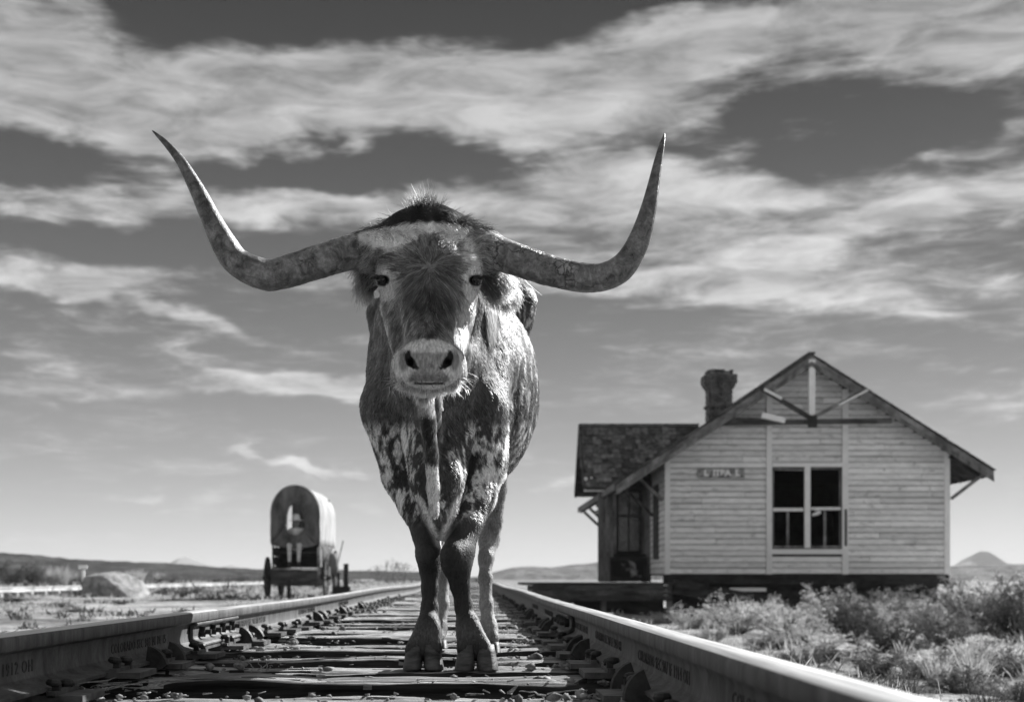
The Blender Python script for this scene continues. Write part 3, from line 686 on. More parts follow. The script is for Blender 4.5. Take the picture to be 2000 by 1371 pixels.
    cu = bpy.data.curves.new('sign_letters', 'FONT'); cu.body = 'L  ITBA  L'; cu.size = 0.21; cu.extrude = 0.004; cu.align_x = 'CENTER'; cu.align_y = 'CENTER'; cu.offset = 0.012
    tmp = bpy.data.objects.new('t', cu); COL.objects.link(tmp); dg = bpy.context.evaluated_depsgraph_get(); me = bpy.data.meshes.new_from_object(tmp.evaluated_get(dg)); bpy.data.objects.remove(tmp)
    me.transform(Matrix.Translation(((hx(1362)+hx(1453))/2+0.02, y0-0.056, hz(924))) @ Matrix.Rotation(R(90), 4, 'X')); me.name = 'sign_letters'; me.materials.clear(); me.materials.append(M_TRIM)
    o = link_mesh('sign_letters', me, None, Sg); o['kind'] = 'stuff'
    # other walls and a dark inside
    m = MB()
    m.box((x1-0.05, (y0+0.12+y1)/2, (zb+roofz(x1))/2-0.08), (0.1, y1-y0-0.12, roofz(x1)-zb-0.1)); m.box(((x0+x1)/2, y1-0.05, zb+1.55), (x1-x0-0.2, 0.1, 3.1))
    m.box(((x0+x1)/2, (y0+0.12+y1)/2, zb+0.03), (x1-x0-0.2, y1-y0-0.3, 0.06)); m.box(((x0+x1)/2, (y0+0.13+y1)/2, zb+2.95), (x1-x0-0.2, y1-y0-0.35, 0.05))
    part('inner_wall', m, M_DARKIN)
    sw = MB(); sw.box((x0+0.05, (y0+0.12+y1)/2, (zb+roofz(x0))/2-0.08), (0.1, y1-y0-0.12, roofz(x0)-zb-0.1)); swo = part('side_wall', sw, M_GREYW)
    zz = zb
    while zz < roofz(x0)-0.35:
        m = MB(); th = 0.022
        m.prism([(0.0, zz+0.016), (-th-0.012, zz+0.016), (-0.012, zz+pitch), (0, zz+pitch)], lambda u, w: (x0+u, y0+0.05, w), lambda u, w: (x0+u, 36.4, w))
        part('siding_board', m, M_PAINT, swo); zz += pitch
    m = MB(); m.box((x0-0.03, 35.1, hz(1015)), (0.05, 0.9, 1.9)); part('side_shutter', m, M_DARKW)
    # ---- main roof: sheathing, rake boards, shingles one by one along the verge
    rf = MB(); t = 0.07; xl, xr = hx(1203, 33.0), hx(1941, 33.0); yb = 44.9
    for (xa, xb) in ((xl, ax), (ax, xr)):
        rf.prism([(xa, roofz(xa)-0.05), (xb, roofz(xb)-0.05), (xb, roofz(xb)-0.05-t), (xa, roofz(xa)-0.05-t)], lambda u, w: (u, ay+0.03, w), lambda u, w: (u, yb, w))
    roof = part('roof', rf, M_DARKW)
    for (xa, xb, s_) in ((xl, ax, 1), (ax, xr, -1)):
        m = MB(); m.prism([(xa, roofz(xa)-0.06), (xb, roofz(xb)-0.06), (xb, roofz(xb)-0.30), (xa, roofz(xa)-0.30)], lambda u, w: (u, ay, w), lambda u, w: (u, ay+0.045, w)); part('rake_board', m, M_RAKE, roof)
        m = MB(); m.prism([(xa, roofz(xa)-0.20), (xb, roofz(xb)-0.20), (xb, roofz(xb)-0.32), (xa, roofz(xa)-0.32)], lambda u, w: (u, ay-0.03, w), lambda u, w: (u, ay-0.002, w)); part('rake_moulding', m, M_GREYW, roof)
        # rafters under the eave
        xe = xl if s_ > 0 else xr
        for yy in np.arange(ay+0.5, yb, 0.75):
            m = MB(); xi = x0 if s_ > 0 else x1
            m.beam((xe+s_*0.05, yy, roofz(xe+s_*0.05)-0.19), (xi, yy, roofz(xi)-0.19), 0.06, 0.13); part('rafter', m, M_DARKW, roof)
        m = MB(); m.box((xe, (ay+yb)/2, roofz(xe)-0.10), (0.05, yb-ay-0.1, 0.16)); part('fascia', m, M_GREYW, roof)
    rng = random.Random(9)
    for (xe, s_, sl_) in ((xl, 1, sl), (xr, -1, sr)):
        L = abs(ax-xe)*math.sqrt(1+sl_*sl_); n = int(L/0.155); ang = math.atan(sl_)
        for i in range(n+1):
            d = i*0.155
            for j, yy in enumerate((ay-0.04, ay+0.13, ay+0.32)):
                if rng.random() < 0.05: continue
                w = rng.uniform(0.13, 0.19); ln = 0.36+rng.uniform(-0.03, 0.03)
                xc = xe+s_*(d+ln/2-0.05)*math.cos(ang); zc_ = roofz(xe)+(d+ln/2-0.05)*math.sin(ang)-0.035+0.012+rng.uniform(0, 0.012)
                if (s_ > 0 and xc > ax-0.05) or (s_ < 0 and xc < ax+0.05): continue
                m = MB(); m.box((xc, yy+w/2, zc_), (ln, w, 0.018), rot=(0, -s_*(ang-0.055), 0)); part('shingle', m, M_SHING, roof)
    m = MB()
    for (xe, s_, sl_) in ((xl, 1, sl), (xr, -1, sr)):      # the rest of the courses, too far round to be told apart
        L = abs(ax-xe)*math.sqrt(1+sl_*sl_); n = int(L/0.155); ang = math.atan(sl_)
        for i in range(n):
            d = i*0.155
            xc = xe+s_*(d+0.15)*math.cos(ang); zc_ = roofz(xe)+(d+0.15)*math.sin(ang)-0.025
            m.box((xc, (ay+0.5+yb)/2, zc_), (0.34, yb-ay-0.5, 0.018), rot=(0, -s_*(ang-0.055), 0))
    o = part('shingle_courses', m, M_SHING, roof); o['kind'] = 'stuff'
    m = MB(); m.beam((ax, ay-0.05, az-0.0), (ax, yb, az-0.0), 0.16, 0.05); part('ridge_cap', m, M_DARKW, roof)
    # ---- stickwork in the gable
    g = lambda px, py, dy=0.0: (hx(px, 33.05), 33.05+dy, hz(py, 33.05))
    m = MB(); m.beam(g(1585, 703), g(1585, 838), 0.15, 0.13, (0, 1, 0)); gs = part('king_post', m, M_TRIM)
    m = MB(); m.beam(g(1395, 826, 0.06), g(1742, 821, 0.06), 0.12, 0.12); part('tie_beam', m, M_DARKW)
    m = MB(); m.beam(g(1405, 815, 0.3), g(1505, 817, 0.3), 0.10, 0.09); part('tie_beam', m, M_GREYW)
    m = MB(); m.beam(g(1486, 812, -0.1), g(1531, 822, -0.1), 0.11, 0.13); part('broken_beam', m, M_TRIM, None, 'pale splintered beam stub in the gable')
    m = MB(); m.beam(g(1484, 758, -0.06), g(1582, 817, -0.06), 0.11, 0.10); part('gable_brace', m, M_DARKW)
    m = MB(); m.beam(g(1490, 762, -0.13), g(1524, 780, -0.13), 0.12, 0.06); part('broken_brace', m, M_TRIM)
    m = MB(); m.beam(g(1588, 815, -0.05), g(1692, 762, -0.05), 0.10, 0.09); part('gable_brace', m, M_GREYW)
    m = MB(); m.beam(g(1636, 792, -0.11), g(1692, 763, -0.11), 0.11, 0.04); part('brace_facing', m, M_TRIM)
    m = MB(); m.box(g(1585, 824, -0.09), (0.22, 0.05, 0.30)); part('post_block', m, M_BLACKW)
    # ---- eave brackets
    for (a, b, m_) in (((hx(1238), y0+0.2, hz(921)), (x0-0.05, y0+0.2, hz(976)), M_RAKE), ((hx(1222), y0+2.0, hz(930)), (x0-0.05, y0+2.0, hz(1000)), M_GREYW), ((hx(1934), y0-0.1, hz(914)), (x1+0.03, y0-0.1, hz(974)), M_RAKE), ((xr-0.25, y0+3, roofz(xr)-0.1), (x1+0.03, y0+3, 1.9), M_GREYW)):
        q = MB(); q.beam(a, b, 0.07, 0.11, (0, 1, 0)); part('eave_bracket', q, m_)
    for yy in (39.6, 41.8, 44.0):
        q = MB(); q.beam((xl+0.12, yy, roofz(xl)-0.2), (x0-0.05, yy, roofz(xl)-1.25), 0.08, 0.10, (0, 1, 0)); part('eave_bracket', q, M_DARKW)
        q = MB(); q.beam((xl+0.5, yy, roofz(xl)-0.15), (x0-0.05, yy, roofz(xl)-0.75), 0.06, 0.08, (0, 1, 0)); part('eave_bracket', q, M_DARKW)
    # ---- foundation
    m = MB(); m.box(((x0+x1)/2, y0+0.16, zb-0.13), (x1-x0+0.06, 0.2, 0.24)); m.box(((x0+x1)/2, y0+0.5, (zb-0.26-0.62)/2), (x1-x0-0.3, 0.2, 0.75)); part('foundation_beam', m, M_BLACKW)
    m = MB(); m.box(((hx(1420)+hx(1500))/2, y0-0.05, hz(1151)), (hx(1500)-hx(1430), 0.1, 0.09)); part('loose_board', m, M_TRIM)
    # ---- chimney
    cy = 38.0; cx0, cx1 = hx(1388, cy), hx(1428, cy); ct = hz(716, cy); cb = roofz((cx0+cx1)/2)-0.5
    m = MB(); m.box(((cx0+cx1)/2, cy+0.3, (ct+cb)/2-0.06), (cx1-cx0-0.05, 0.55, ct-cb-0.1)); ch = part('chimney', m, M_MORTAR, roof)
    bh = 0.075; nb = int((ct-cb)/bh); rng = random.Random(2); mb = MB()
    for i in range(nb):
        z = cb+bh*(i+0.5); fl = 0.0; top = ct-z
        if top < 0.62: fl = 0.045*min(3, max(0, math.ceil((0.62-top)/0.09)))
        if top < 0.2: fl = 0.02
        if abs(top-1.08) < bh*0.6: fl = 0.05
        a, b = cx0-fl, cx1+fl; n = 3; w = (b-a)/n; off = 0.5*w*(i % 2)
        for face in (-0.02-fl, 0.62+fl):
            x = a-off
            while x < b-0.01:
                u, v = max(a, x), min(b, x+w)
                if v-u > 0.03 and not (top < 0.14 and u > cx1-0.12) and not (top < 0.22 and v > b-0.02 and rng.random() < 0.7):
                    mb.box(((u+v)/2, cy+face+rng.uniform(-0.008, 0.008), z), (v-u-0.014, 0.10, bh-0.014))
                x += w
        for xs_ in (a, b): 
            for q in range(3): mb.box((xs_, cy+0.1+q*0.2+0.1*(i % 2)*0.5, z), (0.09, 0.186, bh-0.014))
    part('brickwork', mb, M_BRICK, roof)['kind'] = 'stuff'
    # ---- bay towards the track with its own shingled gable
    by0, by1, bx = 36.4, 38.7, hx(1184, 36.4); bzt = hz(948, 36.4); bzb = hz(1136, 36.4)
    m = MB(); m.box((bx+0.05, (by0+by1)/2, (bzt+bzb)/2), (0.1, by1-by0-0.02, bzt-bzb)); m.box(((bx+x0)/2, by1-0.05, (bzt+bzb)/2), (x0-bx-0.2, 0.1, bzt-bzb))
    bay = part('bay_wall', m, M_GREYW)
    bx_ = lambda px: hx(px, by0); bz_ = lambda py: hz(py, by0)
    wa, wb, wc, wd = bx_(1207), bx_(1252), bz_(1077), bz_(960)
    def bw(name, pa, pb, qa, qb, y, t_, m_, par=None, lab=None):
        b = MB(); a, c, za, zc = bx_(pa), bx_(pb), bz_(qb), bz_(qa); b.box(((a+c)/2, y, (za+zc)/2), (c-a, t_, zc-za)); return part(name, b, m_, par or bay, lab)
    for k_, pa in enumerate((1185, 1191.5, 1198)): bw('wall_board', pa, pa+6.2, 946, 1136, by0+0.06+0.005*k_, 0.05, M_GREYW)
    for k_, pa in enumerate((1253, 1259.5, 1266)): bw('wall_board', pa, pa+6.2, 940, 1136, by0+0.06+0.005*k_, 0.05, M_GREYW)
    bw('wall_board', 1204.5, 1253, 944, 957, by0+0.06, 0.05, M_GREYW)
    bw('post', 1170, 1184.5, 950, 1135, by0+0.3, 0.12, M_GREYW); bw('post', 1271, 1277, 930, 1120, by0-0.02, 0.1, M_RAKE)
    bw('window_frame', 1204.5, 1208.5, 957, 1079, by0+0.03, 0.06, M_BLACKW); bw('window_frame', 1249.5, 1253.5, 957, 1079, by0+0.03, 0.06, M_BLACKW); bw('window_frame', 1208.6, 1249.4, 957, 961, by0+0.03, 0.06, M_BLACKW); bw('window_frame', 1208.6, 1249.4, 1075, 1079, by0+0.03, 0.06, M_BLACKW)
    bw('window_muntin', 1227, 1230, 961, 1075, by0+0.05, 0.03, M_BLACKW); bw('window_muntin', 1208.6, 1249.4, 1005, 1009, by0+0.052, 0.025, M_BLACKW)
    for (pa, pb, qa, qb) in ((1208.6, 1227, 961, 1005), (1230, 1249.4, 961, 1005), (1208.6, 1227, 1009, 1075), (1230, 1249.4, 1009, 1075)): bw('pane', pa, pb, qa, qb, by0+0.065, 0.008, M_GLASS)
    bw('curtain', 1209, 1226.5, 962, 1074, by0+0.15, 0.01, M_RAKE)
    bw('sill', 1198, 1262, 1082, 1087, by0-0.02, 0.1, M_BLACKW)
    bw('panel_frame', 1192, 1264, 1088, 1094, by0, 0.08, M_BLACKW); bw('panel_frame', 1192, 1264, 1126, 1135, by0, 0.08, M_BLACKW); bw('panel_frame', 1192, 1197, 1094, 1126, by0, 0.08, M_BLACKW); bw('panel_frame', 1258, 1264, 1094, 1126, by0, 0.08, M_BLACKW)
    bw('panel', 1197, 1258, 1094, 1126, by0+0.04, 0.03, mat('flaking_panel', 0.012, 0.45, 2.2, 0.8, 0.3, a=0.52, b=0.62, stain=None), None, 'lower bay panel with most of its white paint flaked off')
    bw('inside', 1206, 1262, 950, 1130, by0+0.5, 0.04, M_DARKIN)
    # roof of the bay: camera-side slope in separate shingles
    ry = 37.55; rzt = hz(829, ry); ez = hz(949, 35.95); ey = 35.95; rx0 = hx(1136, 36.8); rx1 = 6.2
    run = ry-ey; hgt = rzt-ez; L = math.hypot(run, hgt); ang = math.atan2(hgt, run)
    m = MB()
    for s_ in (1, -1):
        m.prism([(0, 0), (1, 0)] and [(rx0+0.03, 0), (rx1, 0), (rx1, 1), (rx0+0.03, 1)], lambda u, w, s_=s_: (u, ry-s_*run*(1-w), ez+hgt*w-0.03), lambda u, w, s_=s_: (u, ry-s_*run*(1-w), ez+hgt*w-0.10))
    br = part('bay_roof', m, M_DARKW)
    m = MB()
    for s_ in (1, -1): m.beam((rx0, ry-s_*run, ez-0.06), (rx0, ry-s_*0.02, rzt-0.06), 0.05, 0.2)
    part('rake_board', m, M_DARKW, br)
    m = MB(); m.box(((rx0+rx1)/2, ry, rzt+0.0), (rx1-rx0, 0.14, 0.04)); part('ridge_cap', m, M_SHING, br)
    m = MB(); m.box(((rx0+bx)/2, ey+0.05, ez-0.09), (bx-rx0, 0.05, 0.1)); part('fascia', m, M_TRIM, br)
    rng = random.Random(5); rows = 13
    for i in range(rows):
        d = L*i/rows; x = rx0-0.04+rng.uniform(-0.05, 0.03)
        while x < rx1:
            w = rng.uniform(0.13, 0.24)
            zmid = ez+math.sin(ang)*(d+0.1)
            if zmid > roofz(x+w)+0.05 or x+w < xl:
                ln = L/rows*1.7+rng.uniform(-0.02, 0.02); dd = d+ln/2-0.05+rng.uniform(-0.018, 0.018)
                if d+ln < L+0.1 and rng.random() > 0.02:
                    m = MB(); m.box((x+w/2, ey+math.cos(ang)*dd, ez+math.sin(ang)*dd-0.008+rng.uniform(0, 0.010)), (w-0.012, ln, 0.016), rot=(ang-0.06, rng.uniform(-0.02, 0.02), 0))
                    part('shingle', m, M_SHING if rng.random() > 0.03 else M_RAKE, br)
            x += w
    m = MB(); m.lathe([(0.05, 0), (0.05, -0.02)], (hx(1144, ey), ey-0.02, hz(935, ey)), 10, 'Y'); part('insulator', m, M_TRIM, br); m = MB(); m.lathe([(0.03, 0), (0.03, -0.02)], (hx(1155, ey), ey-0.02, hz(933, ey)), 8, 'Y'); part('insulator', m, M_TRIM, br)
build_depot()
def build_platform():
    Y = 32.4; s = F/Y
    D = empty('station_platform', (hx(1200, Y), Y, -0.6)); tag(D, 'dark timber platform on posts along the front of the depot', 'platform')
    INV = Matrix.Translation(-Vector(D.location))
    def part(name, mb, m):
        o = mb.build(name, m, D); o.data.transform(INV); return o
    xa, xb = hx(1030, Y), hx(1312, Y); zt, zb = hz(1137.5, Y), hz(1173, Y)
    for k in range(3):
        za = zb+(zt-0.06-zb)*k/3; zc = zb+(zt-0.06-zb)*(k+1)/3-0.004
        part('fascia_plank', MB().box(((xa+xb)/2, Y-0.02*(k % 2), (za+zc)/2), (xb-xa, 0.06, zc-za)), M_DARKW)
    y = Y-0.06
    while y < 36.3:
        part('deck_plank', MB().box(((xa-0.1+xb+0.1)/2, y+0.09, zt-0.03+random.uniform(-0.004, 0.004)), (xb-xa+0.2, 0.17, 0.05)), M_DARKW); y += 0.18
    part('underdeck_shade', MB().box(((xa+xb)/2, Y+0.35, (zt-1.0)/2), (xb-xa-0.3, 0.04, zt+0.9)), M_BLACKW)  # added dark sheet standing for the shaded void under the deck
    for px in (1050, 1180, 1309):
        for dy in (0.2, 2.6): part('post', MB().box((hx(px, Y), Y+dy, (zb-1.0)/2+0.1), (0.13, 0.13, zb+1.0)), M_GREYW)
    part('crossbeam', MB().box(((xa+xb)/2, Y+1.2, zb-0.02), (xb-xa-0.3, 0.12, 0.22)), M_BLACKW)
    # dark sloping planks going down to the right under the wall
    for k in range(5):
        a = Vector((hx(1316, Y), Y+0.1+k*0.2, hz(1137, Y))); b = Vector((hx(1545, Y), Y+0.1+k*0.2, hz(1177, Y)))
        m = MB(); m.beam(a-Vector((0, 0, 0.10)), b-Vector((0, 0, 0.1)), 0.185, 0.06 if k else 0.34); part('sloping_plank', m, M_DARKW if k else M_BLACKW)
build_platform()
# ------------------------------------------------------------------ covered wagon with its driver
M_CANVAS = mat('wagon_canvas', 0.42, 0.85, 3.5, 0.9, 0.5, (1, 1.6, 0.22), spec=0.1, bdist=0.02)
M_CANVASD = mat('shaded_canvas', 0.06, 0.19, 2.5, 0.9, 0.3, (1, 1, 0.5), spec=0.1, bdist=0.02)  # darker copy of the canvas: shade painted into the curtains
def see_through(m, f):
    t = m.node_tree; o = [n for n in t.nodes if n.type == 'OUTPUT_MATERIAL'][0]; b = [n for n in t.nodes if n.type == 'BSDF_PRINCIPLED'][0]
    tr = t.nodes.new('ShaderNodeBsdfTranslucent'); mx = t.nodes.new('ShaderNodeMixShader'); mx.inputs[0].default_value = f
    t.links.new(b.inputs['Base Color'].links[0].from_socket, tr.inputs[0]); t.links.new(b.outputs[0], mx.inputs[1]); t.links.new(tr.outputs[0], mx.inputs[2]); t.links.new(mx.outputs[0], o.inputs[0])
see_through(M_CANVAS, 0.4)
WY = 36.0; wx = lambda px: (px-PX0)*WY/F; wz = lambda py: CZ+(PY0-py)*WY/F
def build_wagon():
    gz = -0.27; xc = wx(576.5); hw = (wx(624)-wx(529.5))/2
    D = empty('covered_wagon', (xc, WY+1.5, gz)); tag(D, 'old covered wagon with pale canvas hood standing on the grass left of the track', 'wagon')
    INV = Matrix.Translation(-Vector(D.location))
    def part(name, mb, m, parent=None, smooth=False):
        o = mb.build(name, m, parent or D, smooth); o.data.transform(INV); return o
    zt, zs = wz(947), wz(1058)
    def arch(q):
        # unit hoop: straight sides, round top; q runs from the left foot over the crown to the right foot
        hs = 0.50; Ls, La = hs, math.pi*0.5*0.76; d = q*(2*Ls+2*La)
        if d < Ls: return -1.0, d
        if d > Ls+2*La: return 1.0, 2*Ls+2*La-d
        a = math.pi*(d-Ls)/(2*La); return -math.cos(a), hs+(1-hs)*math.sin(a)
    # hood: ribbed arch, flaring upwards at the back
    n, mrows = 40, 26; V = []
    Ln = 3.5
    for j in range(mrows):
        t = j/(mrows-1); y = WY+Ln*t; rib = 0.05*math.cos(t*math.pi*5)**4-0.02; fl = 0.12*(t-0.4)**2+0.14*max(0, t-0.7)
        for i in range(n):
            ux, uz = arch(i/(n-1)); k_ = 1-(0.03-rib)*0.9
            x = xc+(hw+fl*0.6)*ux*k_; z = zs-0.10*(t > 0.02)*(uz < 0.02)+(zt-zs+fl*0.35)*uz*k_
            V.append((x+0.007*math.sin(i*1.9+j*0.4)*(1-uz), y, z))
    g = np.arange(n*mrows).reshape(mrows, n)
    mb = MB(); mb.add(V, np.stack([g[:-1, :-1], g[:-1, 1:], g[1:, 1:], g[1:, :-1]], -1).reshape(-1, 4))
    o = part('canvas_hood', mb, M_CANVAS, None, True); so = o.modifiers.new('thick', 'SOLIDIFY'); so.thickness = 0.012
    # gathered front curtain with the puckered opening
    cxo, czo, rx, rz = wx(574), wz(1020), 0.27, 0.50
    K, Rr = 72, 9; V = []
    for k in range(K):
        a = 2*math.pi*k/K; c, s = math.cos(a), math.sin(a)
        if s >= -1e-6: ux, uz = arch(1-a/math.pi); ox, oz = xc+(hw-0.01)*ux, zs+(zt-zs-0.01)*uz
        else: ox, oz = xc+(hw-0.01)*c, zs-0.16*abs(s)
        ix = cxo+rx*c*(1 if s < 0 else 0.9); iz = czo+(rz*s if s > 0 else 0.34*s)
        for r in range(Rr):
            t = r/(Rr-1); pl = 0.035*math.sin(k*1.05+0.6*math.sin(k*0.37))*math.sin(math.pi*min(1, t*1.0+0.12))+0.016*math.sin(k*2.3)*t
            V.append((ox+(ix-ox)*t, WY+0.02+0.16*t*t+pl*1.5, oz+(iz-oz)*t-0.04*math.sin(math.pi*t)*abs(c)))
    g = np.arange(K*Rr).reshape(K, Rr)
    mb = MB(); mb.add(V, np.stack([g[:, :-1], np.roll(g, -1, 0)[:, :-1], np.roll(g, -1, 0)[:, 1:], g[:, 1:]], -1).reshape(-1, 4))
    o = part('front_curtain', mb, M_CANVASD, None, True); so = o.modifiers.new('thick', 'SOLIDIFY'); so.thickness = 0.01
    mb = MB(); mb.box((xc, WY+Ln-0.05, (zs+zt)/2-0.1), (hw*1.7, 0.02, zt-zs-0.2)); part('rear_curtain', mb, M_CANVASD)
    # body: plank sides, footboard, seat
    bz0, bz1 = wz(1141), wz(1112)
    for k in range(2):
        h = (bz1-bz0)/2; mb = MB(); mb.box((xc-0.03, WY-0.02-0.012*k, bz0+h*(k+0.5)), (2*hw-0.05, 0.05, h-0.012)); part('front_board', mb, M_DARKW)
    mb = MB(); mb.box((xc-0.03, WY-0.04, bz1+0.02), (2*hw, 0.12, 0.03)); part('footboard', mb, M_GREYW)
    for sx in (-1, 1):
        for k in range(4):
            mb = MB(); mb.box((xc+sx*(hw-0.05), WY+Ln/2+0.03, bz0+0.25*(k+0.5)), (0.04, Ln-0.08, 0.235)); part('side_board', mb, M_GREYW if sx > 0 else M_DARKW)
        for k in range(5):
            mb = MB(); mb.box((xc+sx*(hw-0.015), WY+0.2+k*0.75, (bz0+zs)/2), (0.03, 0.06, zs-bz0-0.05)); part('stake', mb, M_RAKE if sx > 0 else M_DARKW)
    mb = MB(); mb.box((xc, WY+Ln/2, bz0-0.02), (2*hw-0.14, Ln-0.1, 0.04)); part('floor', mb, M_DARKW)
    mb = MB(); mb.box((xc, WY+0.62, wz(1078)), (2*hw-0.16, 0.36, 0.05)); part('seat', mb, M_DARKW)
    mb = MB(); mb.box((xc, WY+0.95, wz(1085)), (2*hw-0.16, 0.03, 0.62)); part('bulkhead', mb, M_BLACKW)
    # running gear
    def wheel(x, y, r):
        rim = MB(); prof = [(r-0.05, -0.022), (r, -0.026), (r, 0.026), (r-0.05, 0.022)]; N = 28
        Vv = [(x+w, y+q*math.cos(2*math.pi*k/N), gz+r+q*math.sin(2*math.pi*k/N)) for k in range(N) for q, w in prof]
        rim.add(Vv, [(k*4+i, k*4+(i+1) % 4, ((k+1) % N)*4+(i+1) % 4, ((k+1) % N)*4+i) for k in range(N) for i in range(4)])
        w = part('wheel', rim, M_BLACKW)
        for k in range(12):
            a = 2*math.pi*k/12; mb = MB(); mb.beam((x, y+0.07*math.cos(a), gz+r+0.07*math.sin(a)), (x, y+(r-0.03)*math.cos(a), gz+r+(r-0.03)*math.sin(a)), 0.035, 0.035, (1, 0, 0)); part('spoke', mb, M_DARKW if x < xc else M_GREYW, w)
        mb = MB(); mb.lathe([(0.05, -0.14), (0.085, -0.06), (0.085, 0.06), (0.05, 0.14)], (x, y, gz+r), 12, 'X'); part('hub', mb, M_IRON, w)
    wheel(xc-hw-0.14, WY+0.35, 0.55); wheel(xc+hw+0.13, WY+0.35, 0.55); wheel(xc-hw-0.14, WY+2.9, 0.66); wheel(xc+hw+0.13, WY+2.9, 0.66)
    for y, r in ((WY+0.35, 0.55), (WY+2.9, 0.66)):
        mb = MB(); mb.beam((xc-hw-0.2, y, gz+r), (xc+hw+0.2, y, gz+r), 0.09, 0.11); part('axle', mb, M_DARKW)
    mb = MB(); mb.beam((xc-0.05, WY+2.9, gz+0.5), (xc-0.1, WY-0.5, gz+0.45), 0.09, 0.1); part('tongue', mb, M_DARKW)
    mb = MB(); mb.beam((xc-0.11, WY-0.42, gz+0.44), (xc-0.11, WY-0.42, gz+0.0), 0.10, 0.10, (0, 1, 0)); part('prop_post', mb, M_BLACKW)
    # odds and ends lashed to the right side
    mb = MB(); mb.lathe([(0.15, 0), (0.19, 0.2), (0.19, 0.4), (0.15, 0.6)], (xc+hw+0.16, WY+1.5, bz0+0.25), 14); part('water_barrel', mb, M_GREYW, None, True)
    mb = MB(); mb.box((xc+hw+0.07, WY+0.95, bz0+0.3), (0.2, 0.5, 0.35)); part('tool_box', mb, M_DARKW)
    mb = MB(); mb.beam((xc+hw+0.1, WY+2.3, bz0-0.1), (xc+hw+0.38, WY+2.6, zs+0.10), 0.022, 0.022); part('brake_lever', mb, M_GREYW)
    for k, (dy, l) in enumerate(((0.5, 0.35), (1.1, 0.45), (1.9, 0.4))):
        mb = MB(); mb.tube([(xc+hw+0.02, WY+dy, zs-0.1), (xc+hw+0.09, WY+dy+0.02, zs-0.1-l*0.5), (xc+hw+0.05, WY+dy+0.05, zs-0.1-l)], 0.05, 7); part('hanging_sack', mb, M_CANVAS, None, True)
    return xc, hw, zs
WXC, WHW, WZS = build_wagon()
def hitching_post():
    Y = 38.5; s = F/Y; x = (676-PX0)/s; z = -0.3; e = empty('hitching_post', (x, Y, z)); tag(e, 'dark hitching post with a wooden trough, right of the wagon', 'post')
    for nm, mb in (('post', MB().box((0, 0, 0.48), (0.13, 0.13, 0.98))), ('trough', MB().box((-0.13, 0.0, 0.22), (0.5, 0.3, 0.22))), ('stake', MB().box((-0.22, 0.1, 0.35), (0.06, 0.06, 0.75)))): mb.build(nm, M_BLACKW, e)
hitching_post()
